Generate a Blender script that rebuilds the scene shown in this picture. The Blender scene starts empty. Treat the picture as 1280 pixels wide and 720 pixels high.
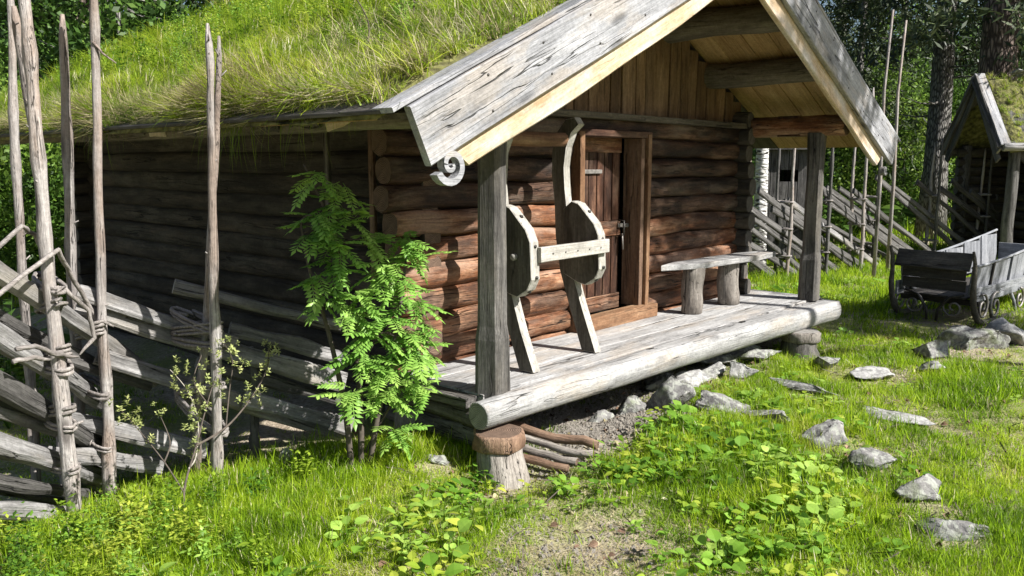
import bpy, math, random
import numpy as np
from mathutils import Vector, Matrix, Euler
R = random.Random(7)
NR = np.random.RandomState(11)
S = bpy.context.scene
PI = math.pi

# ------------------------------------------------------------------ camera, world, sun
CAM = Vector((0, 0, 1.72))
cd = bpy.data.cameras.new('camera'); cam = bpy.data.objects.new('camera', cd); S.collection.objects.link(cam)
cd.sensor_width = 36; cd.lens = 36 * 1040 / 1280; cd.clip_end = 600; cd.clip_start = 0.05
cam.location = CAM
cam.rotation_euler = (math.radians(90 - 8.477), 0, math.radians(42.2 - 90))
S.camera = cam
SUN_TO = Vector((-0.27, 1.0, -0.95)).normalized()      # the way the light travels
W = bpy.data.worlds.new('World'); S.world = W; W.use_nodes = True
nt = W.node_tree; bg = nt.nodes['Background']
sky = nt.nodes.new('ShaderNodeTexSky'); sky.sky_type = 'NISHITA'; sky.sun_disc = False
sky.sun_elevation = math.asin(-SUN_TO.z); sky.sun_rotation = math.atan2(-SUN_TO.x, -SUN_TO.y)
sky.air_density = 1.0; sky.dust_density = 1.5; sky.ozone_density = 1.0
nt.links.new(sky.outputs[0], bg.inputs[0]); bg.inputs[1].default_value = 0.052
sl = bpy.data.lights.new('sun', 'SUN'); sl.energy = 5.0; sl.angle = math.radians(0.53); sl.color = (1, 0.965, 0.91)
so = bpy.data.objects.new('sun', sl); S.collection.objects.link(so)
so.rotation_euler = SUN_TO.to_track_quat('-Z', 'Y').to_euler(); so.location = (4, -10, 12)
S.view_settings.view_transform = 'Standard'; S.view_settings.look = 'None'
S.view_settings.exposure = 1.0; S.view_settings.gamma = 1
S.cycles.max_bounces = 4; S.cycles.transparent_max_bounces = 4; S.cycles.caustics_reflective = False; S.cycles.caustics_refractive = False

# ------------------------------------------------------------------ materials
def nodes(m):
    m.use_nodes = True
    t = m.node_tree; t.nodes.clear()
    o = t.nodes.new('ShaderNodeOutputMaterial')
    return t, o
def N(t, kind, ins=None, **props):
    n = t.nodes.new('ShaderNode' + kind)
    for k, v in props.items(): setattr(n, k, v)
    for k, v in (ins or {}).items():
        s = n.inputs[k]
        if isinstance(v, bpy.types.NodeSocket): t.links.new(v, s)
        else: s.default_value = v
    return n
def ramp(t, fac, stops, interp='LINEAR'):
    n = t.nodes.new('ShaderNodeValToRGB'); n.color_ramp.interpolation = interp
    e = n.color_ramp.elements
    while len(e) < len(stops): e.new(0.5)
    for el, (p, c) in zip(e, stops):
        el.position = p
        el.color = (c, c, c, 1) if isinstance(c, (int, float)) else (*c, 1)
    t.links.new(fac, n.inputs[0])
    return n.outputs[0]
def mix(t, f, a, b, mode='MIX'):
    n = t.nodes.new('ShaderNodeMix'); n.data_type = 'RGBA'; n.blend_type = mode
    for s, v in ((n.inputs[0], f), (n.inputs[6], a), (n.inputs[7], b)):
        if isinstance(v, bpy.types.NodeSocket): t.links.new(v, s)
        else: s.default_value = v if isinstance(v, (int, float)) else (*v, 1)
    return n.outputs[2]
def math_(t, op, a, b=None, clamp=False):
    n = t.nodes.new('ShaderNodeMath'); n.operation = op; n.use_clamp = clamp
    for i, v in enumerate((a, b)):
        if v is None: continue
        if isinstance(v, bpy.types.NodeSocket): t.links.new(v, n.inputs[i])
        else: n.inputs[i].default_value = v
    return n.outputs[0]
def objcoord(t, scale):
    tc = N(t, 'TexCoord'); oi = N(t, 'ObjectInfo')
    off = N(t, 'VectorMath', {0: (13.7, 31.1, 7.9)}, operation='SCALE'); t.links.new(oi.outputs['Random'], off.inputs['Scale'])
    ad = N(t, 'VectorMath', {0: tc.outputs['Object'], 1: off.outputs[0]}, operation='ADD')
    mp = N(t, 'Mapping', {'Vector': ad.outputs[0], 'Scale': scale})
    return mp.outputs[0], ad.outputs[0], oi.outputs['Random'], tc.outputs['Object']
def wood(name, cols, crack=0.5, bump=0.5, rough=0.75, grain=11, patch=None, patch_amt=0.5, knots=0.5, vary=0.35, ccol=None, soot=0.0, lx=1.5):
    """weathered wood, grain along the piece's own X"""
    m = bpy.data.materials.new(name); t, o = nodes(m)
    v1, base, rnd, raw = objcoord(t, (lx, grain, grain))
    # bend the grain a little
    wn = N(t, 'TexNoise', {'Vector': base, 'Scale': 3.0, 'Detail': 2})
    wv = N(t, 'VectorMath', {0: wn.outputs['Color'], 1: (0.5, 0.5, 0.5)}, operation='SUBTRACT')
    ws = N(t, 'VectorMath', {0: wv.outputs[0]}, operation='SCALE'); ws.inputs['Scale'].default_value = 0.05 * grain
    vv = N(t, 'VectorMath', {0: v1, 1: ws.outputs[0]}, operation='ADD').outputs[0]
    n1 = N(t, 'TexNoise', {'Vector': vv, 'Scale': 1.0, 'Detail': 9, 'Roughness': 0.72}).outputs[0]
    c = ramp(t, n1, [(0.28, cols[0]), (0.48, cols[1]), (0.70, cols[2])])
    v2 = N(t, 'Mapping', {'Vector': base, 'Scale': (3, 95, 95)}).outputs[0]
    n2 = N(t, 'TexNoise', {'Vector': v2, 'Scale': 1.0, 'Detail': 4, 'Roughness': 0.7}).outputs[0]
    c = mix(t, 0.8, c, ramp(t, n2, [(0.3, 0.55), (0.6, 1.0), (0.8, 1.15)]), 'MULTIPLY')
    if patch:
        n3 = N(t, 'TexNoise', {'Vector': N(t, 'Mapping', {'Vector': base, 'Scale': (1.6, 5, 5)}).outputs[0], 'Scale': 1.0, 'Detail': 5, 'Roughness': 0.6}).outputs[0]
        c = mix(t, ramp(t, n3, [(0.52 - 0.12 * patch_amt, 0.0), (0.62, min(1, 0.9 * patch_amt + 0.3))]), c, patch)
    if soot > 0:
        n4 = N(t, 'TexNoise', {'Vector': N(t, 'Mapping', {'Vector': base, 'Scale': (1.1, 4.5, 4.5), 'Location': (3.3, 1.1, 0.4)}).outputs[0], 'Scale': 1.0, 'Detail': 7, 'Roughness': 0.68}).outputs[0]
        c = mix(t, math_(t, 'MULTIPLY', ramp(t, n4, [(0.46, 0.0), (0.60, 1.0)]), soot), c, tuple(x * 0.5 for x in cols[0]))
    n5 = N(t, 'TexNoise', {'Vector': base, 'Scale': 38.0, 'Detail': 4, 'Roughness': 0.7}).outputs[0]
    c = mix(t, 0.55, c, ramp(t, n5, [(0.35, 0.62), (0.6, 1.1)]), 'MULTIPLY')
    hgt = n2
    if knots > 0:
        kv = N(t, 'Mapping', {'Vector': base, 'Scale': (2.1, 6.5, 6.5)}).outputs[0]
        kn = N(t, 'TexVoronoi', {'Vector': kv, 'Scale': 1.0}, feature='F1')
        kf = ramp(t, kn.outputs['Distance'], [(0.10, 1.0), (0.22, 0.0)])
        c = mix(t, math_(t, 'MULTIPLY', kf, knots), c, tuple(x * 0.35 for x in cols[0]))
    # long drying cracks
    cv = N(t, 'Mapping', {'Vector': base, 'Scale': (0.55, grain * 1.5, grain * 1.5)}).outputs[0]
    cn = N(t, 'TexNoise', {'Vector': N(t, 'VectorMath', {0: cv, 1: ws.outputs[0]}, operation='ADD').outputs[0], 'Scale': 1.0, 'Detail': 3, 'Roughness': 0.55}).outputs[0]
    ca = math_(t, 'ABSOLUTE', math_(t, 'SUBTRACT', cn, 0.53))
    cf = ramp(t, ca, [(0.003, 1.0), (0.013, 0.0)])
    gate = ramp(t, N(t, 'TexNoise', {'Vector': N(t, 'Mapping', {'Vector': base, 'Scale': (1.3, 7, 7)}).outputs[0], 'Scale': 1.0, 'Detail': 2}).outputs[0], [(0.45, 0.0), (0.6, 1.0)])
    cf = math_(t, 'MULTIPLY', cf, gate)
    c = mix(t, math_(t, 'MULTIPLY', cf, crack), c, ccol or tuple(x * 0.18 for x in cols[0]))
    br = math_(t, 'ADD', math_(t, 'MULTIPLY', rnd, vary), 1 - vary * 0.5)
    hs = N(t, 'HueSaturation', {'Color': c, 'Value': br})
    h = math_(t, 'SUBTRACT', math_(t, 'ADD', math_(t, 'MULTIPLY', n1, 1.4), math_(t, 'MULTIPLY', n2, 0.6)), math_(t, 'MULTIPLY', cf, 1.5))
    b = N(t, 'Bump', {'Strength': bump, 'Distance': 0.012, 'Height': h})
    p = N(t, 'BsdfPrincipled', {'Base Color': hs.outputs[0], 'Roughness': rough, 'Normal': b.outputs[0]})
    p.inputs['Specular IOR Level'].default_value = 0.25
    t.links.new(p.outputs[0], o.inputs[0])
    return m
def endgrain(name, c1, c2):
    m = bpy.data.materials.new(name); t, o = nodes(m)
    v, base, rnd, raw = objcoord(t, (1, 1, 1))
    sep = N(t, 'SeparateXYZ', {0: raw})
    d = math_(t, 'SQRT', math_(t, 'ADD', math_(t, 'POWER', sep.outputs[1], 2.0), math_(t, 'POWER', sep.outputs[2], 2.0)))
    nn = N(t, 'TexNoise', {'Vector': raw, 'Scale': 22.0, 'Detail': 3}).outputs[0]
    s = math_(t, 'SINE', math_(t, 'ADD', math_(t, 'MULTIPLY', d, 620), math_(t, 'MULTIPLY', nn, 9)))
    ang = math_(t, 'ARCTAN2', sep.outputs[1], sep.outputs[2])
    cr = N(t, 'TexNoise', {'W': math_(t, 'MULTIPLY', ang, 2.6), 'Scale': 1.0, 'Detail': 4}, noise_dimensions='1D').outputs[0]
    cr = ramp(t, cr, [(0.30, 1.0), (0.36, 0.0)])
    c = mix(t, ramp(t, s, [(0.0, 0.0), (1.0, 0.75)]), c1, c2)
    c = mix(t, math_(t, 'MULTIPLY', cr, 0.8), c, tuple(x * 0.2 for x in c1))
    c = mix(t, 0.7, c, ramp(t, nn, [(0.3, 0.6), (0.7, 1.15)]), 'MULTIPLY')
    b = N(t, 'Bump', {'Strength': 0.4, 'Distance': 0.004, 'Height': math_(t, 'SUBTRACT', s, math_(t, 'MULTIPLY', cr, 3))})
    p = N(t, 'BsdfPrincipled', {'Base Color': c, 'Roughness': 0.9, 'Normal': b.outputs[0]})
    t.links.new(p.outputs[0], o.inputs[0]); return m
def leafmat(name, c1, c2, c3, scale=1.2, trans=0.45, rough=0.5, c4=None):
    """leaves and blades: colour differs by place and by clump"""
    m = bpy.data.materials.new(name); t, o = nodes(m)
    g = N(t, 'NewGeometry'); oi = N(t, 'ObjectInfo')
    n = N(t, 'TexNoise', {'Vector': g.outputs['Position'], 'Scale': scale, 'Detail': 3}).outputs[0]
    f = math_(t, 'ADD', math_(t, 'MULTIPLY', math_(t, 'SUBTRACT', n, 0.5), 1.9), math_(t, 'ADD', math_(t, 'MULTIPLY', oi.outputs['Random'], 0.30), math_(t, 'MULTIPLY', g.outputs['Random Per Island'], 0.42)))
    st = [(0.0, c1), (0.38, c2), (0.75, c3)]
    if c4: st.append((0.97, c4))
    c = ramp(t, f, st)
    v = N(t, 'HueSaturation', {'Color': c, 'Value': math_(t, 'ADD', 0.62, math_(t, 'MULTIPLY', g.outputs['Random Per Island'], 0.72))}).outputs[0]
    p = N(t, 'BsdfPrincipled', {'Base Color': v, 'Roughness': rough}); p.inputs['Specular IOR Level'].default_value = 0.3
    tr = N(t, 'BsdfTranslucent', {'Color': v})
    mx = N(t, 'MixShader', {0: trans, 1: p.outputs[0], 2: tr.outputs[0]})
    t.links.new(mx.outputs[0], o.inputs[0]); return m
def rockmat(name, c1, c2, c3, lichen=(0.42, 0.44, 0.38), moss=0.3):
    m = bpy.data.materials.new(name); t, o = nodes(m)
    v, base, rnd, raw = objcoord(t, (1, 1, 1))
    n = N(t, 'TexNoise', {'Vector': base, 'Scale': 9.0, 'Detail': 10, 'Roughness': 0.68}).outputs[0]
    c = ramp(t, n, [(0.3, c1), (0.5, c2), (0.68, c3)])
    l = N(t, 'TexNoise', {'Vector': base, 'Scale': 26.0, 'Detail': 5}).outputs[0]
    c = mix(t, ramp(t, l, [(0.50, 0.0), (0.57, 0.85)]), c, lichen)
    mo = N(t, 'TexNoise', {'Vector': base, 'Scale': 6.0, 'Detail': 6}).outputs[0]
    c = mix(t, math_(t, 'MULTIPLY', ramp(t, mo, [(0.56, 0.0), (0.64, 1.0)]), moss), c, (0.10, 0.13, 0.04))
    b = N(t, 'Bump', {'Strength': 0.9, 'Distance': 0.03, 'Height': n})
    p = N(t, 'BsdfPrincipled', {'Base Color': c, 'Roughness': 0.9, 'Normal': b.outputs[0]})
    t.links.new(p.outputs[0], o.inputs[0]); return m
def bark(name, c1, c2, scale=(6, 6, 1.2), spots=None):
    m = bpy.data.materials.new(name); t, o = nodes(m)
    v, base, rnd, raw = objcoord(t, (1, 1, 1))
    v = N(t, 'Mapping', {'Vector': base, 'Scale': (scale[2], scale[0], scale[1])}).outputs[0]
    n = N(t, 'TexNoise', {'Vector': v, 'Scale': 2.0, 'Detail': 8, 'Roughness': 0.7}).outputs[0]
    vo = N(t, 'TexVoronoi', {'Vector': v, 'Scale': 3.0}, feature='DISTANCE_TO_EDGE').outputs[0]
    k = math_(t, 'MULTIPLY', ramp(t, vo, [(0.0, 0.0), (0.25, 1.0)]), n)
    c = ramp(t, k, [(0.1, c1), (0.5, c2)])
    if spots:
        sp = N(t, 'TexNoise', {'Vector': N(t, 'Mapping', {'Vector': base, 'Scale': (26, 6, 6)}).outputs[0], 'Scale': 1.0, 'Detail': 3}).outputs[0]
        c = mix(t, ramp(t, sp, [(0.56, 0.0), (0.6, 1.0)]), c, spots)
    b = N(t, 'Bump', {'Strength': 0.9, 'Distance': 0.03, 'Height': k})
    p = N(t, 'BsdfPrincipled', {'Base Color': c, 'Roughness': 0.95, 'Normal': b.outputs[0]})
    t.links.new(p.outputs[0], o.inputs[0]); return m
def plain(name, col, rough=0.5, metal=0.0):
    m = bpy.data.materials.new(name); t, o = nodes(m)
    v, base, rnd, raw = objcoord(t, (1, 1, 1))
    n = N(t, 'TexNoise', {'Vector': base, 'Scale': 30.0, 'Detail': 6}).outputs[0]
    c = mix(t, ramp(t, n, [(0.4, 0.0), (0.65, 0.7)]), col, tuple(x * 0.45 for x in col))
    b = N(t, 'Bump', {'Strength': 0.3, 'Distance': 0.003, 'Height': n})
    p = N(t, 'BsdfPrincipled', {'Base Color': c, 'Roughness': rough, 'Metallic': metal, 'Normal': b.outputs[0]})
    t.links.new(p.outputs[0], o.inputs[0]); return m

M = {}
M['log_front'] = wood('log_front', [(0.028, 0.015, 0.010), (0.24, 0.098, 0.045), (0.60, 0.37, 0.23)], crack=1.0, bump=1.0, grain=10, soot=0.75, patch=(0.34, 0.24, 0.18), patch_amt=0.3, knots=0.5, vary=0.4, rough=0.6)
M['log_upper_shaded'] = wood('log_upper_shaded', [(0.016, 0.010, 0.008), (0.075, 0.038, 0.022), (0.24, 0.15, 0.10)], crack=1.0, bump=1.0, grain=10, soot=0.85, patch=(0.16, 0.13, 0.10), patch_amt=0.3, knots=0.5, vary=0.4, rough=0.6)  # log_front darkened, heavier soot too: the roof's shade is put into the colour
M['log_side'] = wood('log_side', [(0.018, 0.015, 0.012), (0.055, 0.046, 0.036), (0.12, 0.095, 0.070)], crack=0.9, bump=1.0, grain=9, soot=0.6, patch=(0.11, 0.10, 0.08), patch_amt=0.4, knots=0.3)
M['grey'] = wood('grey_weathered', [(0.15, 0.15, 0.155), (0.36, 0.365, 0.385), (0.56, 0.56, 0.575)], crack=0.9, bump=0.8, grain=8, lx=0.9, soot=0.35, patch=(0.46, 0.39, 0.31), patch_amt=0.15, knots=0.6, vary=0.15)
M['grey_floor'] = wood('grey_floor', [(0.20, 0.195, 0.19), (0.42, 0.415, 0.41), (0.56, 0.555, 0.55)], crack=1.0, bump=0.8, grain=8, soot=0.25, patch=(0.48, 0.40, 0.31), patch_amt=0.1, knots=0.35, vary=0.15)
M['post'] = wood('post_wood', [(0.035, 0.033, 0.030), (0.12, 0.112, 0.105), (0.27, 0.255, 0.24)], crack=1.0, bump=1.0, grain=13, soot=0.5, patch=(0.20, 0.18, 0.15), patch_amt=0.3, knots=0.5)
M['pale'] = wood('pale_pine', [(0.40, 0.27, 0.15), (0.60, 0.46, 0.30), (0.70, 0.62, 0.50)], crack=0.3, bump=0.3, grain=8, patch=(0.55, 0.52, 0.48), patch_amt=0.6, knots=0.4, vary=0.1)
M['soffit'] = wood('soffit_pine', [(0.26, 0.15, 0.065), (0.46, 0.30, 0.14), (0.58, 0.41, 0.22)], crack=0.4, bump=0.3, grain=8, knots=0.5, vary=0.25)
M['gable'] = wood('gable_board', [(0.09, 0.052, 0.026), (0.23, 0.145, 0.075), (0.34, 0.235, 0.14)], soot=0.5, crack=0.7, bump=0.4, grain=9, knots=0.4, vary=0.35)
M['purlin'] = wood('purlin_wood', [(0.06, 0.05, 0.038), (0.15, 0.13, 0.10), (0.26, 0.23, 0.18)], crack=0.8, bump=0.7, grain=9, knots=0.3)
M['rail'] = wood('fence_rail', [(0.07, 0.067, 0.064), (0.25, 0.243, 0.238), (0.50, 0.49, 0.49)], crack=1.0, bump=1.0, grain=12, soot=0.35, patch=(0.30, 0.27, 0.23), patch_amt=0.4, knots=0.5, vary=0.3)
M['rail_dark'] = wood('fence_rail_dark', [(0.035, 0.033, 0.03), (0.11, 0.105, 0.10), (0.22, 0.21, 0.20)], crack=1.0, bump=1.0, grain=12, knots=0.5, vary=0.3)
M['pole'] = wood('fence_pole', [(0.20, 0.17, 0.155), (0.42, 0.385, 0.365), (0.60, 0.57, 0.55)], crack=0.9, bump=1.0, grain=24, lx=3.0, soot=0.3, patch=(0.33, 0.25, 0.20), patch_amt=0.5, knots=0.8, vary=0.3)
M['withe'] = wood('withe', [(0.13, 0.11, 0.10), (0.30, 0.27, 0.25), (0.45, 0.42, 0.40)], crack=0.5, bump=0.6, grain=60, knots=0.0)
M['sled'] = wood('sled_wood', [(0.04, 0.036, 0.028), (0.12, 0.11, 0.088), (0.24, 0.225, 0.19)], soot=0.3, crack=0.8, bump=0.6, grain=10, knots=0.4, vary=0.15)
M['sled_bright'] = wood('crossbar_wood', [(0.20, 0.185, 0.16), (0.42, 0.40, 0.36), (0.56, 0.54, 0.50)], crack=0.6, bump=0.4, grain=10, knots=0.3, vary=0.1)
M['roof_dark'] = wood('roof_board_dark', [(0.04, 0.034, 0.028), (0.09, 0.078, 0.062), (0.16, 0.14, 0.11)], crack=0.6, bump=0.5, knots=0.2)
M['stump'] = wood('stump_wood', [(0.14, 0.12, 0.10), (0.28, 0.25, 0.22), (0.40, 0.37, 0.33)], crack=1.0, bump=0.9, grain=14, knots=0.4)
M['redbark'] = wood('red_bark', [(0.10, 0.055, 0.035), (0.24, 0.15, 0.10), (0.38, 0.26, 0.18)], crack=0.8, bump=1.0, grain=9, knots=0.2)
M['cart'] = wood('cart_wood', [(0.10, 0.105, 0.115), (0.25, 0.26, 0.28), (0.42, 0.43, 0.45)], crack=0.8, bump=0.5, grain=9, knots=0.2, vary=0.2)
M['cart_dark'] = wood('cart_wood_dark', [(0.025, 0.022, 0.02), (0.06, 0.055, 0.05), (0.12, 0.11, 0.10)], crack=0.8, bump=0.5, grain=9, knots=0.2)
M['door'] = wood('door_wood', [(0.022, 0.010, 0.007), (0.075, 0.032, 0.018), (0.22, 0.12, 0.075)], crack=0.8, bump=0.7, grain=8, soot=0.7, knots=0.4, patch=(0.20, 0.13, 0.09), patch_amt=0.25)
M['jamb'] = wood('door_frame_wood', [(0.09, 0.045, 0.022), (0.24, 0.13, 0.07), (0.38, 0.25, 0.15)], soot=0.4, crack=0.6, bump=0.5, grain=9, knots=0.3)
M['end_grey'] = endgrain('end_grey', (0.20, 0.19, 0.175), (0.40, 0.38, 0.35))
M['end_brown'] = endgrain('end_brown', (0.10, 0.06, 0.04), (0.26, 0.18, 0.125))
M['end_dark'] = endgrain('end_dark', (0.08, 0.07, 0.06), (0.19, 0.17, 0.15))
M['rock'] = rockmat('rock', (0.07, 0.068, 0.065), (0.17, 0.165, 0.16), (0.30, 0.29, 0.28), lichen=(0.34, 0.35, 0.31), moss=0.5)
M['slab'] = rockmat('slab_rock', (0.14, 0.137, 0.134), (0.27, 0.265, 0.26), (0.38, 0.37, 0.36), lichen=(0.42, 0.42, 0.40), moss=0.2)
M['pebble'] = rockmat('pebble_rock', (0.26, 0.22, 0.18), (0.42, 0.37, 0.31), (0.58, 0.53, 0.46), lichen=(0.5, 0.47, 0.42), moss=0.0)
M['pine_bark'] = bark('pine_bark', (0.045, 0.032, 0.026), (0.26, 0.20, 0.17), (6, 6, 1.3))
M['grey_bark'] = bark('grey_bark', (0.06, 0.055, 0.05), (0.28, 0.27, 0.25), (8, 8, 2))
M['birch_bark'] = bark('birch_bark', (0.45, 0.44, 0.42), (0.80, 0.79, 0.77), (2, 2, 5), spots=(0.05, 0.045, 0.04))
M['twig'] = plain('twig_bark', (0.10, 0.08, 0.065), 0.9)
M['twig_pale'] = plain('twig_pale', (0.42, 0.38, 0.33), 0.8)
M['iron'] = plain('wrought_iron', (0.30, 0.28, 0.26), 0.55, 0.6)
M['iron_dark'] = plain('dark_iron', (0.08, 0.075, 0.07), 0.5, 0.7)
M['metal'] = plain('latch_metal', (0.5, 0.49, 0.47), 0.4, 0.8)
M['white'] = plain('white_painted_wood', (0.75, 0.76, 0.78), 0.6)
M['hole'] = plain('hole_shade', (0.02, 0.018, 0.015), 1.0)
M['grass'] = leafmat('grass', (0.14, 0.26, 0.012), (0.31, 0.48, 0.02), (0.48, 0.60, 0.04), 1.7, 0.6, c4=(0.56, 0.50, 0.20))
M['roofgrass'] = leafmat('roof_grass', (0.12, 0.22, 0.015), (0.32, 0.46, 0.03), (0.50, 0.56, 0.06), 1.3, 0.45, c4=(0.52, 0.44, 0.20))
M['dry'] = leafmat('dry_grass', (0.30, 0.25, 0.12), (0.48, 0.42, 0.24), (0.60, 0.56, 0.40), 2.0, 0.35)
M['herb'] = leafmat('herb_leaf', (0.08, 0.18, 0.02), (0.19, 0.36, 0.04), (0.38, 0.54, 0.11), 1.5, 0.45, 0.4)
M['herb_yellow'] = leafmat('herb_leaf_yellow', (0.14, 0.26, 0.02), (0.30, 0.42, 0.04), (0.48, 0.53, 0.08), 2.2, 0.5, 0.45)
M['rowan'] = leafmat('rowan_leaf', (0.09, 0.20, 0.03), (0.18, 0.34, 0.06), (0.30, 0.46, 0.10), 3, 0.35, 0.4)
M['willow'] = leafmat('willow_leaf', (0.22, 0.27, 0.08), (0.33, 0.38, 0.14), (0.42, 0.44, 0.18), 6, 0.4)
M['tree_leaf'] = leafmat('tree_leaf', (0.035, 0.08, 0.015), (0.085, 0.17, 0.028), (0.17, 0.27, 0.05), 0.8, 0.4)
M['tree_leaf_light'] = leafmat('tree_leaf_light', (0.07, 0.15, 0.02), (0.17, 0.28, 0.04), (0.28, 0.37, 0.07), 0.9, 0.45)
M['needle'] = leafmat('needles', (0.02, 0.035, 0.018), (0.045, 0.07, 0.03), (0.09, 0.115, 0.045), 0.8, 0.15)

# ------------------------------------------------------------------ mesh helpers
WM = {}
def link(o, mw, parent=None):
    S.collection.objects.link(o)
    if parent is not None:
        o.parent = parent; o.matrix_basis = WM[parent.name].inverted() @ mw
    else: o.matrix_basis = mw
    WM[o.name] = mw.copy()
    return o
def thing(name, loc, label, cat, group=None):
    o = bpy.data.objects.new(name, None); o.empty_display_size = 0.2
    link(o, Matrix.Translation(Vector(loc)))
    o['label'] = label; o['category'] = cat
    if group: o['group'] = group
    return o
def tag(o, label, cat, group=None):
    o['label'] = label; o['category'] = cat
    if group: o['group'] = group
    return o
def mesh_obj(name, verts, faces, mats, mw, parent=None, midx=None, smooth=True, kind=None):
    me = bpy.data.meshes.new(name)
    me.from_pydata([tuple(v) for v in verts], [], faces)
    if not isinstance(mats, (list, tuple)): mats = [mats]
    for m in mats: me.materials.append(M[m] if isinstance(m, str) else m)
    if midx is not None: me.polygons.foreach_set('material_index', midx)
    sm = [smooth] * len(me.polygons) if isinstance(smooth, bool) else smooth
    me.polygons.foreach_set('use_smooth', sm)
    me.update()
    o = bpy.data.objects.new(name, me)
    if kind: o['kind'] = kind
    return link(o, mw, parent)
def frame(p0, p1, up=(0, 0, 1)):
    p0, p1, up = Vector(p0), Vector(p1), Vector(up)
    x = (p1 - p0).normalized()
    if abs(x.dot(up)) > 0.98: up = Vector((0, 1, 0)) if abs(x.y) < 0.9 else Vector((1, 0, 0))
    y = up.cross(x).normalized(); z = x.cross(y)
    m = Matrix((x, y, z)).transposed().to_4x4(); m.translation = p0
    return m
def wob(n, amp, k=3):
    """smooth random curve of n samples"""
    s = np.linspace(0, 1, n); r = np.zeros(n)
    for i in range(1, k + 1): r += R.uniform(-1, 1) / i * np.sin(2 * PI * (s * i * R.uniform(0.6, 1.5) + R.random()))
    return amp * r
def ringmesh(rings, caps=True):
    """rings: list of (k,3) arrays; returns verts, faces, capflags"""
    k = len(rings[0]); v = np.concatenate(rings); f = []
    for i in range(len(rings) - 1):
        a = i * k; b = a + k
        for j in range(k): f.append((a + j, a + (j + 1) % k, b + (j + 1) % k, b + j))
    n = len(f)
    if caps:
        f.append(tuple(range(k - 1, -1, -1))); b = (len(rings) - 1) * k; f.append(tuple(range(b, b + k)))
    return v, f, n
def log(name, p0, p1, r0, r1=None, mat='log_side', end='end_dark', parent=None, seg=12, lump=0.04, flat=None, bend=0.012, step=0.22, oval=1.0, hew=0.0, flare=None):
    r1 = r1 or r0; p0, p1 = Vector(p0), Vector(p1); L = (p1 - p0).length
    n = max(3, int(L / step) + 1); mw = frame(p0, p1)
    xs = np.linspace(0, L, n); oy, oz = wob(n, bend), wob(n, bend)
    a = np.linspace(0, 2 * PI, seg, endpoint=False) + R.random() * 0.3
    base = 1 + lump * np.array([R.uniform(-1, 1) for _ in range(seg)])
    rings = []
    for i in range(n):
        r = (r0 + (r1 - r0) * xs[i] / L) * base * (1 + lump * np.array([R.uniform(-1, 1) for _ in range(seg)]) * 0.6)
        if flare: r = r * flare(xs[i] / L)
        y = np.cos(a) * r; z = np.sin(a) * r * oval
        if hew: y = np.clip(y, -r0 * hew, r0 * hew)
        if flat is not None: z = np.minimum(z, flat + oz[i] * 0)
        rings.append(np.stack([np.full(seg, xs[i]), y + oy[i], z + (oz[i] if flat is None else 0)], 1))
    # slightly rounded ends
    c0 = rings[0].copy(); c0[:, 1:] = (c0[:, 1:] - [oy[0], oz[0] if flat is None else 0]) * 0.9 + [oy[0], oz[0] if flat is None else 0]; c0[:, 0] -= r0 * 0.08
    c1 = rings[-1].copy(); c1[:, 1:] = (c1[:, 1:] - [oy[-1], oz[-1] if flat is None else 0]) * 0.9 + [oy[-1], oz[-1] if flat is None else 0]; c1[:, 0] += r0 * 0.08
    rings = [c0] + rings + [c1]
    v, f, nq = ringmesh(rings)
    return mesh_obj(name, v, f, [mat, end], mw, parent, [0] * nq + [1, 1], [True] * nq + [False, False])
def board(name, p0, p1, w, t, up=(0, 0, 1), mat='grey', parent=None, step=0.3, edge=0.004, warp=0.0, w1=None, ch=0.004, end=None, skew0=0.0, skew1=0.0):
    """plank: centre line p0..p1, width w across, thickness t along up"""
    p0, p1 = Vector(p0), Vector(p1); L = (p1 - p0).length; mw = frame(p0, p1, up)
    n = max(2, int(L / step) + 1); w1 = w1 or w
    xs = np.linspace(0, L, n); e1, e2 = wob(n, edge), wob(n, edge); wz = wob(n, warp)
    rings = []
    for i in range(n):
        ww = w + (w1 - w) * xs[i] / L
        a, b = -ww / 2 + e1[i], ww / 2 + e2[i]; h = t / 2
        q = [(a + ch, -h), (b - ch, -h), (b, -h + ch), (b, h - ch), (b - ch, h), (a + ch, h), (a, h - ch), (a, -h + ch)]
        x = [xs[i]] * 8
        if i == 0: x = [xs[0] + skew0 * c[0] for c in q]
        if i == n - 1: x = [xs[i] + skew1 * c[0] for c in q]
        rings.append(np.array([(x[k], q[k][0], q[k][1] + wz[i]) for k in range(8)]))
    v, f, nq = ringmesh(rings)
    return mesh_obj(name, v, f, [mat, end or mat], mw, parent, [0] * nq + [1, 1], False)
def tube(name, pts, radii, mat, parent=None, seg=8, lump=0.08, oval=None, end=None):
    """swept round bar through world points"""
    P = np.array([tuple(p) for p in pts], float); n = len(P)
    if isinstance(radii, (int, float)): radii = [radii] * n
    mw = frame(P[0], P[-1] if np.linalg.norm(P[-1] - P[0]) > 1e-3 else P[1]); inv = np.array(mw.inverted())
    Q = P @ inv[:3, :3].T + inv[:3, 3]
    v, f, nq = sweep(Q, radii, seg, lump)
    return mesh_obj(name, v, f, [mat, end or mat], mw, parent, [0] * nq + [1, 1])
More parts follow.
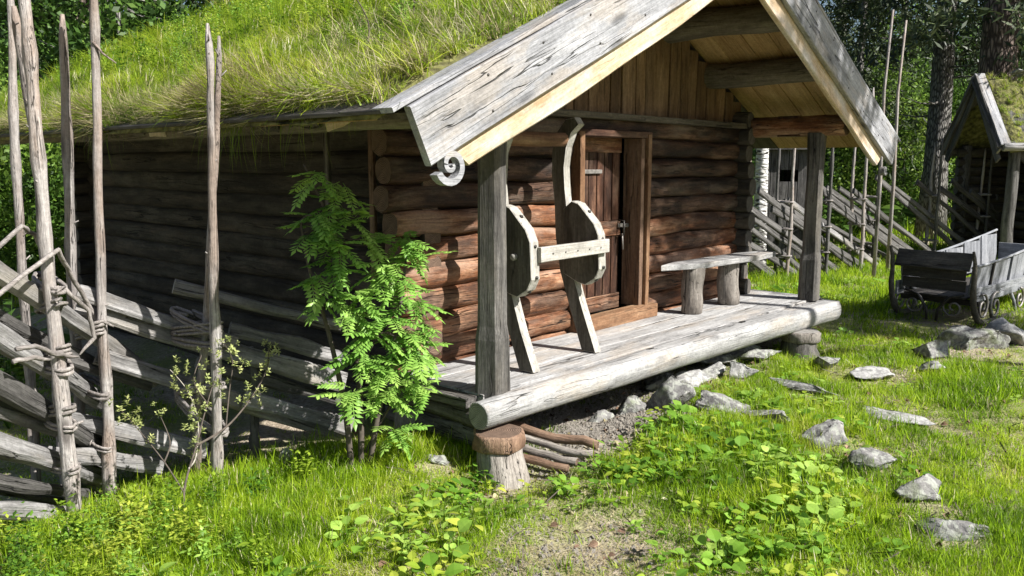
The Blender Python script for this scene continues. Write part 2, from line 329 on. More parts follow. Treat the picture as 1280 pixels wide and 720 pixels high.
def sweep(Q, radii, seg=8, lump=0.0, base=0):
    n = len(Q); T = np.gradient(Q, axis=0); T /= np.linalg.norm(T, axis=1)[:, None] + 1e-9
    u = np.array([0, 0, 1.0]) if abs(T[0][2]) < 0.9 else np.array([0, 1.0, 0])
    a = np.linspace(0, 2 * PI, seg, endpoint=False); rings = []
    for i in range(n):
        u = u - T[i] * u.dot(T[i]); u /= np.linalg.norm(u) + 1e-9; w = np.cross(T[i], u)
        r = radii[i] * (1 + lump * np.array([R.uniform(-1, 1) for _ in range(seg)]))
        rings.append(Q[i] + np.outer(np.cos(a) * r, u) + np.outer(np.sin(a) * r, w))
    v, f, nq = ringmesh(rings)
    if base: f = [tuple(i + base for i in q) for q in f]
    return v, f, nq
def prism(name, poly, axis_u, axis_v, origin, thick, mat, parent=None, edge_mat=None, along=None):
    """a flat outline (u,v) given real thickness; grain runs along 'v' by default"""
    U, V = Vector(axis_u).normalized(), Vector(axis_v).normalized(); Wn = U.cross(V)
    m = Matrix((V, U, -Wn)).transposed().to_4x4()          # local X = V (grain)
    m.translation = Vector(origin)
    n = len(poly); h = thick / 2; b = min(0.006, thick * 0.15)
    c = np.mean(np.array(poly), 0)
    def shrink(q, k): d = np.array(q) - c; return np.array(q) - d / (np.linalg.norm(d) + 1e-6) * k
    v = []
    for z, k in ((-h, b), (-h + b, 0), (h - b, 0), (h, b)):
        for q in poly:
            qq = shrink(q, k) if k else q
            v.append((qq[1], qq[0], z))
    f = []
    for l in range(3):
        for j in range(n): f.append((l * n + j, l * n + (j + 1) % n, (l + 1) * n + (j + 1) % n, (l + 1) * n + j))
    ns = len(f)
    f.append(tuple(range(n - 1, -1, -1))); f.append(tuple(range(3 * n, 4 * n)))
    o = mesh_obj(name, v, f, [mat, edge_mat or mat], m, parent, [1] * ns + [0, 0], False)
    import bmesh
    bm = bmesh.new(); bm.from_mesh(o.data); bmesh.ops.recalc_face_normals(bm, faces=bm.faces); bm.to_mesh(o.data); bm.free()
    return o
def stone(name, loc, size, rz=0, rough=0.22, mat='rock', seed=None, tilt=(0, 0), parent=None, sub=3, flat=0.0):
    import bmesh
    bm = bmesh.new(); bmesh.ops.create_icosphere(bm, subdivisions=sub + 1, radius=1)
    rr = random.Random(seed if seed is not None else R.random())
    ks = [(Vector((rr.uniform(-1, 1), rr.uniform(-1, 1), rr.uniform(-1, 1))).normalized(), rr.uniform(0.30, 0.72)) for _ in range(15)]
    for v in bm.verts:
        p = v.co.copy()
        for d, k in ks:                       # cut flat facets
            s = p.dot(d)
            if s > k: p -= d * (s - k) * 0.97
        p += v.co * rough * 0.35 * (math.sin(p.x * 7 + rr.random() * 0.3) * math.cos(p.y * 6 + p.z * 5)) + Vector((rr.uniform(-1, 1), rr.uniform(-1, 1), rr.uniform(-1, 1))) * 0.022
        v.co = Vector((p.x * size[0], p.y * size[1], p.z * size[2]))
    me = bpy.data.meshes.new(name); bm.to_mesh(me); bm.free()
    me.materials.append(M[mat]); me.polygons.foreach_set('use_smooth', [flat == 0] * len(me.polygons))
    o = bpy.data.objects.new(name, me)
    mw = Matrix.Translation(Vector(loc)) @ Euler((tilt[0], tilt[1], rz)).to_matrix().to_4x4()
    return link(o, mw, parent)

# ------------------------------------------------------------------ ground
def hz(x, y):
    """height of the ground"""
    x = np.asarray(x, float); y = np.asarray(y, float)
    h = 0.022 * np.sin(x * 2.1 + 0.7) * np.cos(y * 1.7) + 0.012 * np.sin(x * 5.3 + y * 3.1) + 0.008 * np.cos(x * 9.1 - y * 7.7)
    d = np.hypot(x - 1.5, y - 3.2); h = h + 0.05 * np.exp(-(d / 0.9) ** 2)
    left = 1 / (1 + np.exp(-(y - 4.35 + 0.0 * x) * 7)) / (1 + np.exp((x - 3.4) * 5)); h = h - 0.16 * left
    far = np.clip((np.hypot(x, y) - 30) / 60, 0, 1); h = h + far * 3.0
    h = h - 0.10 * np.exp(-((x - 3.3) / .45) ** 2 - ((y - 3.0) / .28) ** 2)
    h = h - 0.10 * np.exp(-((x - 7.4) / .40) ** 2 - ((y - 2.98) / .25) ** 2)
    un = 1 / (1 + np.exp(-(y - 3.25) * 12)) / (1 + np.exp(-(x - 3.7) * 9)) / (1 + np.exp((x - 8.2) * 6)); h = h - 0.06 * un
    return h
gx = np.concatenate([np.linspace(-40, -6, 12)[:-1], np.linspace(-6, 0, 20)[:-1], np.linspace(0, 14, 200)[:-1], np.linspace(14, 30, 40)[:-1], np.linspace(30, 150, 24)])
gy = np.concatenate([np.linspace(-60, -6, 16)[:-1], np.linspace(-6, 0, 30)[:-1], np.linspace(0, 6, 110)[:-1], np.linspace(6, 20, 50)[:-1], np.linspace(20, 150, 26)])
X, Y = np.meshgrid(gx, gy, indexing='ij'); Z = hz(X, Y)
gv = np.stack([X.ravel(), Y.ravel(), Z.ravel()], 1); ny = len(gy)
gf = [(i * ny + j, (i + 1) * ny + j, (i + 1) * ny + j + 1, i * ny + j + 1) for i in range(len(gx) - 1) for j in range(ny - 1)]
gm = bpy.data.materials.new('soil'); t, o_ = nodes(gm)
g = N(t, 'NewGeometry'); pos = g.outputs['Position']
n1 = N(t, 'TexNoise', {'Vector': pos, 'Scale': 1.3, 'Detail': 6}).outputs[0]
n2 = N(t, 'TexNoise', {'Vector': pos, 'Scale': 28.0, 'Detail': 8, 'Roughness': 0.7}).outputs[0]
vo = N(t, 'TexVoronoi', {'Vector': pos, 'Scale': 70.0})
c = ramp(t, n2, [(0.3, (0.13, 0.10, 0.07)), (0.5, (0.33, 0.27, 0.20)), (0.68, (0.52, 0.45, 0.35))])
c = mix(t, ramp(t, n1, [(0.42, 0.0), (0.6, 0.8)]), c, mix(t, n2, (0.09, 0.12, 0.02), (0.26, 0.31, 0.06)))
hh = math_(t, 'ADD', n2, math_(t, 'MULTIPLY', vo.outputs['Distance'], 0.5))
b = N(t, 'Bump', {'Strength': 0.8, 'Distance': 0.02, 'Height': hh})
p = N(t, 'BsdfPrincipled', {'Base Color': c, 'Roughness': 0.95, 'Normal': b.outputs[0]}); t.links.new(p.outputs[0], o_.inputs[0])
ground = mesh_obj('ground', gv, gf, gm, Matrix(), kind='structure')

# ------------------------------------------------------------------ cabin
ZA, XA, SL = 3.53, 5.81, 0.47          # ridge height, ridge x, slope (outer face of the roof)
YF, YB = 2.92, 9.85
def zr(x): return ZA - SL * abs(x - XA)
cab = thing('log_cabin', (5.8, 6.5, 0), 'old brown log cabin with a grass covered sod roof and a porch', 'cabin')
# side wall and far wall logs
LH = 0.172
for i in range(14):
    z = 0.02 + i * LH
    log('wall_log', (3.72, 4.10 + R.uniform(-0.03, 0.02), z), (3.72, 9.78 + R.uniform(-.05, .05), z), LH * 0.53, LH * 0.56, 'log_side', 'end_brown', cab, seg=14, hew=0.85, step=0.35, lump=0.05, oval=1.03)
for i in range(13):
    z = 0.10 + i * LH
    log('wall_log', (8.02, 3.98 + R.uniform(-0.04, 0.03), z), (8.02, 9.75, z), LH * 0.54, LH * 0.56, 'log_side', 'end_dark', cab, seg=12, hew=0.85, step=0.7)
# front wall: short logs left of the door, longer ones right of it, the top ones across
DX0, DX1, DZ = 5.20, 6.20, 1.93
for i in range(11):
    z = 0.30 + 0.0 + i * LH - (0.0 if i else 0.0)
    jl = R.uniform(-0.04, 0.05)
    if z + LH * 0.4 < DZ + 0.02:
        log('wall_log', (3.44 + jl * 1.4 - (0.04 if i > 5 else 0), 4.15, z), (DX0 - 0.01, 4.15, z), LH * 0.53, LH * 0.51, 'log_front' if i < 7 else 'log_upper_shaded', 'end_brown', cab, seg=18, hew=0.92, step=0.14, lump=0.07, bend=.016, oval=1.0)
        log('wall_log', (DX1 + 0.01, 4.15, z), (8.20 + jl, 4.15, z), LH * 0.52, LH * 0.50, 'log_front' if i < 6 else 'log_upper_shaded', 'end_dark', cab, seg=18, hew=0.92, step=0.14, lump=0.07, bend=.014)
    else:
        log('wall_log', (3.40, 4.15, z), (8.22, 4.15, z), LH * 0.56, LH * 0.54, 'log_upper_shaded', 'end_dark', cab, seg=16, hew=0.82, step=0.2)
board('wall_backing', (3.8, 4.20, 1.15), (5.19, 4.20, 1.15), 1.8, .03, (0, -1, 0), 'roof_dark', cab)
board('wall_backing', (6.21, 4.20, 1.15), (8.0, 4.20, 1.15), 1.8, .03, (0, -1, 0), 'roof_dark', cab)
board('wall_backing', (3.83, 4.3, 1.1), (3.83, 9.5, 1.1), 2.2, .03, (-1, 0, 0), 'roof_dark', cab)
board('wall_plate', (3.5, 4.06, 2.105), (8.3, 4.06, 2.10), 0.13, 0.05, (0, 0, 1), 'purlin', cab, step=0.2)
# back wall
for i in range(13): log('wall_log', (3.5, 9.55, 0.1 + i * LH), (8.3, 9.55, 0.1 + i * LH), LH * 0.54, mat='log_side', parent=cab, seg=8, step=1.5)
# dark boarding behind the side logs up to the roof
board('wall_filling', (3.76, 4.2, 2.37), (3.76, 9.5, 2.37), 0.22, 0.05, (1, 0, 0), 'log_side', cab)
board('wall_filling', (8.05, 4.2, 2.33), (8.05, 9.5, 2.33), 0.26, 0.05, (1, 0, 0), 'log_side', cab)
# gable boards
x = 3.78
while x < 7.95:
    w = R.uniform(0.15, 0.23); xm = x + w / 2; top = zr(xm) - 0.10 - SL * w / 2
    if top > 2.2: board('gable_board', (xm, 4.16 + R.choice((0, 0.018)), 2.09), (xm, 4.16, top), w - R.uniform(0.006, 0.02), 0.028, (0, -1, 0), 'gable', cab, step=0.6, edge=0.003)
    x += w
mesh_obj('gable_backing', [(3.9, 4.2, 2.05), (7.9, 4.2, 2.05), (7.9, 4.2, zr(7.9) - .12), (XA, 4.2, ZA - .12), (3.9, 4.2, zr(3.9) - .12),
    (3.9, 4.23, 2.05), (7.9, 4.23, 2.05), (7.9, 4.23, zr(7.9) - .12), (XA, 4.23, ZA - .12), (3.9, 4.23, zr(3.9) - .12)],
    [(0, 1, 2, 3, 4), (9, 8, 7, 6, 5), (0, 5, 6, 1), (1, 6, 7, 2), (2, 7, 8, 3), (3, 8, 9, 4), (4, 9, 5, 0)], 'cart_dark', Matrix(), cab, smooth=False)
# door frame, door, threshold
fr = board('door_frame', (DX1 - 0.025, 4.09, 0.36), (DX1 - 0.025, 4.09, 1.97), 0.05, 0.20, (0, -1, 0), 'jamb', cab, step=0.3)
def sub(fn, *a, **k): k['parent'] = fr; return fn(*a, **k)
board('jamb', (DX0 + 0.03, 4.09, 0.36), (DX0 + 0.03, 4.09, 1.97), 0.06, 0.19, (0, -1, 0), 'jamb', fr)
board('lintel', (DX0 - 0.02, 4.085, 1.965), (DX1 + 0.02, 4.085, 1.965), 0.05, 0.17, (0, -1, 0), 'door', fr)
board('reveal_board', (DX1 - 0.085, 4.115, 0.485), (DX1 - 0.085, 4.115, 1.935), 0.05, 0.19, (0, -1, 0), 'redbark', fr)
board('threshold', (DX0 + 0.02, 4.02, 0.425), (DX1 + 0.10, 4.02, 0.435), 0.12, 0.115, (0, 0, 1), 'jamb', cab, step=0.15, edge=0.006)
dr = board('door', (5.66, 4.245, 0.47), (5.66, 4.245, 1.93), 0.82, 0.03, (0, -1, 0), 'door', cab)
for k, (xm, w) in enumerate(((5.31, .10), (5.42, .11), (5.53, .10), (5.64, .11), (5.75, .10), (5.86, .11), (5.97, .10))):
    for z0, z1 in ((0.60, 1.10), (1.24, 1.82)):
        board('door_board', (xm, 4.215, z0), (xm, 4.213, z1), w - 0.008, 0.02, (0, -1, 0), 'door', dr)
for z in (0.53, 1.17, 1.88): board('door_rail', (5.26, 4.205, z), (6.03, 4.205, z), 0.13, 0.03, (0, -1, 0), 'log_front', dr)
board('hinge', (5.30, 4.185, 1.66), (5.74, 4.185, 1.66), 0.035, 0.008, (0, -1, 0), 'iron', dr)
board('latch', (5.98, 4.18, 1.19), (6.10, 4.15, 1.19), 0.035, 0.015, (0, -1, 0), 'iron', dr)
tube('door_handle', [(6.0, 4.19, 1.10), (6.0, 4.13, 1.11), (6.0, 4.13, 1.23), (6.0, 4.19, 1.24)], 0.008, 'iron_dark', dr)
tube('lock_pin', [(6.02, 4.16, 1.12), (6.02, 4.15, 0.98)], 0.008, 'iron', dr)
# short cross log by the top of the sled
log('tie_log', (3.65, 3.84, 1.90), (4.64, 3.72, 1.885), 0.055, 0.05, 'jamb', 'end_grey', cab, seg=10, step=0.15)
# roof boards, outer faces zr(x)-0.03, thickness 3 cm, both slopes
y = YF + 0.03
nb = 0
while y < YB - 0.05:
    w = R.uniform(0.22, 0.30)
    for s in (-1, 1):
        e = XA + s * (3.33 if s > 0 else 3.27)
        nx = SL * s
        up = Vector((SL * s, 0, 1)).normalized()
        a = Vector((XA + s * 0.01, y + w / 2, ZA - 0.055)); b_ = Vector((e, y + w / 2, zr(e) - 0.055))
        board('roof_board', a, b_, w - 0.006, 0.03, up, 'soffit' if y < 4.1 and (s > 0 or y > 3.1) else 'roof_dark', cab, step=1.2, edge=0.002)
    y += w; nb += 1
# dark edge board under the turf along the left eave
board('eave_board', (2.50, 3.0, 1.985), (2.50, YB, 1.99), 0.16, 0.022, (-.42, 0, .9), 'cart_dark', cab, step=0.5, edge=0.006)
# eave pole and birch bark flakes below the turf
log('eave_pole', (2.66, 3.02, 1.935), (2.62, YB + 0.05, 1.94), 0.042, 0.046, 'purlin', 'end_grey', cab, seg=10, bend=0.012, step=0.2, lump=0.1)
for i in range(16):
    yy = 3.4 + i * 0.40 + R.uniform(-.1, .1); l = R.uniform(0.08, 0.3)
    board('bark_flake', (2.60, yy, 1.945 + R.uniform(-.02, .01)), (2.60, yy + l, 1.94 + R.uniform(-.02, .01)), R.uniform(0.05, 0.085), 0.008, (-1, 0, -0.2), 'pale' if i % 5 == 0 else 'post', cab, step=0.05, edge=0.012, warp=0.004)
# ridge and purlins (logs along the roof)
for px_, pz_, r in ((4.2, 2.585, .11), (4.95, 2.92, .115), (6.67, 2.915, .115), (7.45, 2.555, .115), (XA, 3.33, .12)):
    log('purlin', (px_, YF + 0.12, pz_), (px_ , 4.6 if px_ != XA else YB, pz_), r, r * 1.05, 'purlin', 'end_brown', cab, seg=12, step=0.2)
for px_ in (3.50, 8.10):
    log('plate_log', (px_, 3.05, 2.085), (px_, 4.35, 2.085), 0.10, 0.105, 'log_front', 'end_brown', cab, seg=12, hew=0.8, step=0.2)
board('plate_strap', (8.06, 3.6, 1.99), (8.06, 3.6, 2.19), 0.03, 0.23, (0, 1, 0), 'door', cab)
# outlookers under left eave, long thin sticks standing by the side wall
for xx, yy, z0 in ((3.32, 4.95, 1.2), (3.4, 4.55, 0.9)):
    board('wall_batten', (xx + .2, yy, z0), (xx + .2, yy, 2.1), 0.05, 0.03, (-1, 0, 0), 'redbark' if yy < 4.7 else 'post', cab)
# barge boards: grey outer board, pale inner board behind and below, cap board on top
for s in (-1, 1):
    d = Vector((s, 0, -SL)).normalized(); nrm = Vector((0, -1, 0))
    a = Vector((XA, YF, ZA)); e = Vector((XA + s * 3.36, YF, zr(XA + s * 3.36)))
    off = Vector((s * SL, 0, 1)).normalized()
    wg = 0.30
    c0 = a - off * wg / 2; c1 = e - off * (wg / 2)
    bb = board('barge_board', c0 + d * -0.10, c1 - d * 0.07, wg, 0.045, nrm, 'grey', cab, step=0.2, edge=0.006, ch=0.006, skew1=0.0)
    wp = 0.17
    c0 = a - off * (wg + wp * 0.5 - 0.035); c1 = e - off * (wg + wp * 0.5 - 0.035) - d * 0.30
    board('inner_barge_board', c0 + Vector((0, 0.047, 0)) + d * -0.2, c1 + Vector((0, 0.047, 0)), wp, 0.045, nrm, 'pale', cab, step=0.2, edge=0.012, ch=0.008, skew1=(0.55 * s))
    # cap boards lie on the roof edge
    c0 = a + Vector((0, 0.06, 0)) + off * 0.016 + d * -0.02; c1 = e + Vector((0, 0.06, 0)) + off * 0.016 + d * 0.02
    board('cap_board', c0, c1, 0.155, 0.026, off, 'grey', cab, step=0.15, edge=0.009, warp=0.003)
for s in (-1, 1):
    bb = [o for o in cab.children if o.name.startswith('barge_board')][0 if s < 0 else 1]
    for k in range(7):
        u = .25 + k * .48; d = Vector((s, 0, -SL)).normalized(); off = Vector((s * SL, 0, 1)).normalized()
        for w_ in (-.06, -.23):
            q = Vector((XA, YF - .020, ZA)) + d * (u + R.uniform(-.03, .03)) + off * w_
            tube('nail', [q, q + Vector((0, -.006, 0))], .007, 'iron_dark', bb, seg=6)
# carved scroll at the lower end of each barge board
def scroll(name, cx, cz, y, r, turns, a0, w0, mat, parent, s=1, thick=0.05):
    pts_o, pts_i = [], []
    n = 34
    for i in range(n + 1):
        k = i / n; rr = r * (1 - 0.86 * k); a = a0 + s * k * turns * 2 * PI; w = w0 * (1 - 0.45 * k)
        pts_o.append((rr * math.cos(a), rr * math.sin(a))); pts_i.append(((rr - w) * math.cos(a), (rr - w) * math.sin(a)))
    v = []; f = []
    for (o_x, o_z), (i_x, i_z) in zip(pts_o, pts_i):
        v += [(o_x, -thick / 2, o_z), (i_x, -thick / 2, i_z), (i_x, thick / 2, i_z), (o_x, thick / 2, o_z)]
    for i in range(n):
        b = i * 4
        for j in range(4): f.append((b + j, b + (j + 1) % 4, b + 4 + (j + 1) % 4, b + 4 + j))
    f += [(3, 2, 1, 0), (n * 4, n * 4 + 1, n * 4 + 2, n * 4 + 3)]
    o = mesh_obj(name, v, f, mat, Matrix.Translation((cx, y, cz)), parent, smooth=False)
    import bmesh
    bm = bmesh.new(); bm.from_mesh(o.data); bmesh.ops.recalc_face_normals(bm, faces=bm.faces); bm.to_mesh(o.data); bm.free()
    return o
scroll('scroll', 2.77, 1.715, YF, 0.11, 1.5, math.radians(205), 0.036, 'grey', cab, 1)
scroll('scroll', 8.80, 1.66, YF, 0.06, 1.3, math.radians(-35), 0.026, 'grey', cab, -1)
# posts
def post(x, y, z0, z1, w, zs, rot=0.25, parent=cab):
    prof = [(z0, w / 2), (zs - 0.02, w / 2 * .95), (zs + 0.06, w / 2 * 0.82), (z1 - 0.32, w / 2 * 0.76), (z1 - 0.24, w / 2 * 0.80), (z1, w / 2 * 0.86)]
    zs_ = []
    for (za, ra), (zb, rb) in zip(prof, prof[1:]):
        m_ = max(1, int((zb - za) / 0.12))
        zs_ += [(za + (zb - za) * k / m_, ra + (rb - ra) * k / m_) for k in range(m_)]
    zs_.append(prof[-1]); rings = []
    for z, r in zs_:
        q = []
        for a in range(4):
            for sgn in (-1, 1):
                an = a * PI / 2 + sgn * 0.56
                rr = r * 1.18 * (1 + R.uniform(-.02, .02)); q.append((z - z0, rr * math.cos(an), rr * math.sin(an)))
        rings.append(np.array(q))
    v, f, nq = ringmesh(rings)
    mw = frame((x, y, z0), (x, y, z1)) @ Matrix.Rotation(rot, 4, 'X')
    return mesh_obj('post', v, f, ['post', 'end_grey'], mw, parent, [0] * nq + [1, 1], False)
post(3.50, 3.33, 0.36, 2.02, 0.182, 0.72, 0.35)
post(8.10, 3.33, 0.38, 2.02, 0.19, 0.80, 0.2)
# porch floor: front log with flattened top, boards behind, joists
def sweep_flare(u): return 1.0 + 0.10 * u + 0.25 * max(0, u - 0.93) * 4
log('sill_log', (3.27, 3.23, 0.298), (8.30, 3.22, 0.276), 0.082, 0.124, 'grey_floor', 'end_grey', cab, seg=20, lump=0.035, flat=0.086, bend=0.02, step=0.18, flare=sweep_flare)
yy = 3.31
for k, w in enumerate((0.26, 0.24, 0.26)):
    board('floor_board', (3.40, yy + w / 2, 0.352), (8.35, yy + w / 2, 0.352), w - 0.007, 0.05, (0, 0, 1), 'grey_floor', cab, step=0.3, edge=0.004, warp=0.002)
    yy += w
for i, x in enumerate((3.42, 5.0, 6.6, 8.15)):
    log('joist', (x, 3.28, 0.24), (x, 4.2, 0.24), 0.075, 0.075, 'post', 'end_grey', cab, seg=8, hew=0.8)
log('joist', (3.45, 3.30, 0.10), (3.45, 4.2, 0.10), 0.075, 0.075, 'post', 'end_grey', cab, seg=10, hew=0.85)
board('side_board', (3.36, 3.36, 0.335), (3.36, 4.05, 0.335), 0.12, 0.06, (0, 0, 1), 'post', cab, edge=0.01, step=0.1)
for x in (5.12, 6.56, 8.25):
    prism('mortise_shade', [(-.035, -.016), (.03, -.020), (.05, .0), (-.01, .018), (-.04, .012)], (1, 0, 0), (0, 1, 0), (x, 3.27, 0.371), 0.012, 'hole', cab)  # flat dark inlay, no recess; the shade inside a peg hole is its colour
# pillars under the porch
log('stump_pillar', (3.33, 3.08, -0.16), (3.38, 3.15, 0.125), 0.165, 0.125, 'stump', 'end_grey', cab, seg=18, step=0.05, lump=0.07)
log('bark_disk', (3.38, 3.16, 0.115), (3.38, 3.16, 0.19), 0.16, 0.155, 'redbark', 'end_brown', cab, seg=20, step=0.03, lump=0.06)
log('stump_pillar', (7.50, 3.12, -0.25), (7.50, 3.15, 0.10), 0.185, 0.16, 'post', 'end_grey', cab, seg=18, step=0.05, lump=0.07)
log('pillar_block', (7.50, 3.15, 0.09), (7.50, 3.15, 0.165), 0.18, 0.18, 'stump', 'end_grey', cab, seg=18, step=0.05, lump=0.05)
board('pillar_plank', (3.50, 4.02, -0.2), (3.50, 4.0, 0.17), 0.24, 0.20, (0, -1, 0), 'stump', cab, edge=0.012, step=0.08)
# sod: soil slab over both slopes, bulging over the eave
def sodz(x, y):
    u = np.clip((np.abs(x - XA)) / 3.3, 0, 1)
    return ZA - SL * np.abs(x - XA) + 0.13 + 0.03 * np.sin(y * 2.3 + x) + 0.02 * np.sin(y * 5.1 - x * 3) - 0.10 * np.clip(u - 0.93, 0, 1) / 0.07
xs = np.concatenate([np.linspace(XA - 3.36, XA - 2.9, 8), np.linspace(XA - 2.8, XA + 2.9, 40), np.linspace(XA + 3.0, XA + 3.34, 5)])
ys = np.linspace(YF + 0.13, YB - 0.12, 74)
rows = []
for yv in ys:
    yfade = 1 - 0.5 * math.exp(-((yv - ys[0]) / 0.10) ** 2) - 0.7 * math.exp(-((yv - ys[-1]) / 0.15) ** 2)
    top = [(x, yv, zr(x) - 0.02 + (sodz(x, yv) - zr(x)) * yfade + R.uniform(-.006, .006)) for x in xs]
    ring = [(xs[0] - 0.005, yv, zr(xs[0]) - 0.03)] + top + [(xs[-1], yv, zr(xs[-1]) - 0.03), (XA, yv, ZA - 0.03)]
    rows.append(np.array(ring))
v, f, nq = ringmesh(rows)
sm = bpy.data.materials.new('sod'); t, o_ = nodes(sm)
g = N(t, 'NewGeometry'); n1 = N(t, 'TexNoise', {'Vector': g.outputs['Position'], 'Scale': 14.0, 'Detail': 8}).outputs[0]
c = ramp(t, n1, [(0.3, (0.045, 0.04, 0.018)), (0.5, (0.13, 0.13, 0.04)), (0.7, (0.25, 0.23, 0.09))])
b = N(t, 'Bump', {'Strength': 1.0, 'Distance': 0.04, 'Height': n1}); p = N(t, 'BsdfPrincipled', {'Base Color': c, 'Roughness': 1.0, 'Normal': b.outputs[0]}); t.links.new(p.outputs[0], o_.inputs[0])
mesh_obj('sod', v, f, sm, Matrix(), cab)
#MARK2

# ------------------------------------------------------------------ bench on the porch
bn = thing('bench', (7.0, 3.8, 0.38), 'rustic bench of a split grey slab on two round log legs, standing on the porch', 'bench')
poly = [(6.22, 3.88), (6.62, 3.70), (7.05, 3.67), (7.6, 3.62), (8.02, 3.66), (8.04, 3.80), (7.6, 3.90), (7.0, 3.93), (6.5, 3.94)]
prism('seat', [(p[1] - 3.8, p[0] - 7.1) for p in poly], (0, 1, 0), (1, 0, 0), (7.1, 3.8, 0.818), 0.05, 'grey_floor', bn)
log('leg', (6.62, 3.80, 0.385), (6.63, 3.80, 0.794), 0.095, 0.10, 'stump', 'end_grey', bn, seg=14, step=0.07)
log('leg', (7.30, 3.80, 0.385), (7.30, 3.80, 0.794), 0.105, 0.10, 'stump', 'end_grey', bn, seg=14, step=0.07)

# ------------------------------------------------------------------ upright sled
sd = thing('timber_sled', (4.36, 3.5, 0.38), 'old wooden timber sled stood on end on the porch, leaning by the door', 'sled')
RN = [(3.46, .385), (3.58, .383), (3.70, .70), (3.79, .95), (3.835, 1.2), (3.85, 1.46), (3.875, 1.65), (3.87, 1.82), (3.82, 1.96), (3.75, 2.035), (3.67, 2.045), (3.635, 2.0), (3.70, 1.945), (3.745, 1.84), (3.765, 1.70), (3.755, 1.55), (3.74, 1.44), (3.72, 1.2), (3.68, .95), (3.58, .68)]
LN = [(3.41, .385), (3.53, .383), (3.64, .66), (3.74, .95), (3.77, 1.2), (3.78, 1.45), (3.79, 1.65), (3.77, 1.8), (3.72, 1.9), (3.66, 1.93), (3.65, 1.88), (3.69, 1.8), (3.705, 1.6), (3.68, 1.4), (3.66, 1.2), (3.62, .93), (3.52, .64)]
PL = [(3.68, 1.46), (3.62, 1.445), (3.48, 1.31), (3.44, 1.23), (3.428, .99), (3.465, .92), (3.55, .868), (3.62, .88), (3.74, .93), (3.76, 1.40)]
for X_, poly in ((4.00, LN), (4.735, RN)):
    rn = prism('runner', poly, (0, 1, 0), (0, 0, 1), (X_, 0, 0), 0.07, 'sled', sd, edge_mat='sled_bright')  # sun on the edges and shade on the sides are put into the wood colours
    dy = -0.01 if X_ < 4.5 else 0.0
    pl = prism('side_plate', [(a + dy, b_) for a, b_ in PL], (0, 1, 0), (0, 0, 1), (X_ - 0.004, 0, 0), 0.085, 'sled', sd, edge_mat='sled_bright')  # plate edges coloured as sunlit, faces as shaded, like the runners
    for a, b_ in ((3.57, 1.385), (3.455, 1.20), (3.44, 1.0), (3.50, .905)):
        tube('bolt', [(X_, a + dy + 0.01, b_), (X_, a + dy - 0.022, b_ + .002)], 0.011, 'iron_dark', pl, seg=8)
    tube('peg', [(X_ - 0.03, 3.56, 1.13), (X_ - 0.075, 3.555, 1.13)], 0.022, 'sled_bright', pl, seg=8)
cb = board('crossbar', (4.02, 3.415, 1.145), (4.76, 3.415, 1.155), 0.095, 0.04, (0, -1, 0), 'sled_bright', sd, step=0.12)
for x in (4.14, 4.27, 4.40, 4.53, 4.66): tube('bolt', [(x, 3.41, 1.15), (x, 3.391, 1.15)], 0.007, 'iron', cb, seg=8)

# ------------------------------------------------------------------ sticks of firewood under the porch corner
for k, (a, b_, r, m, lab) in enumerate((((3.66, 3.40, .12), (3.84, 2.80, .07), .032, 'redbark', 'reddish barked pole on top of the small wood pile under the porch corner'),
        ((3.60, 3.30, .085), (3.74, 2.76, .05), .024, 'stump', 'thin grey pole just below the reddish one, beside the porch stump'),
        ((3.52, 3.28, .05), (3.64, 2.80, .03), .026, 'stump', 'short grey pole second from the ground, beside the porch stump'),
        ((3.46, 3.16, .03), (3.56, 2.80, .01), .026, 'redbark', 'lowest brown pole lying in the grass against the porch stump'))):
    tag(log('firewood_pole', a, b_, r, r * .9, m, 'end_brown', None, seg=10, step=0.08), lab, 'firewood', 'poles lying under the porch corner')

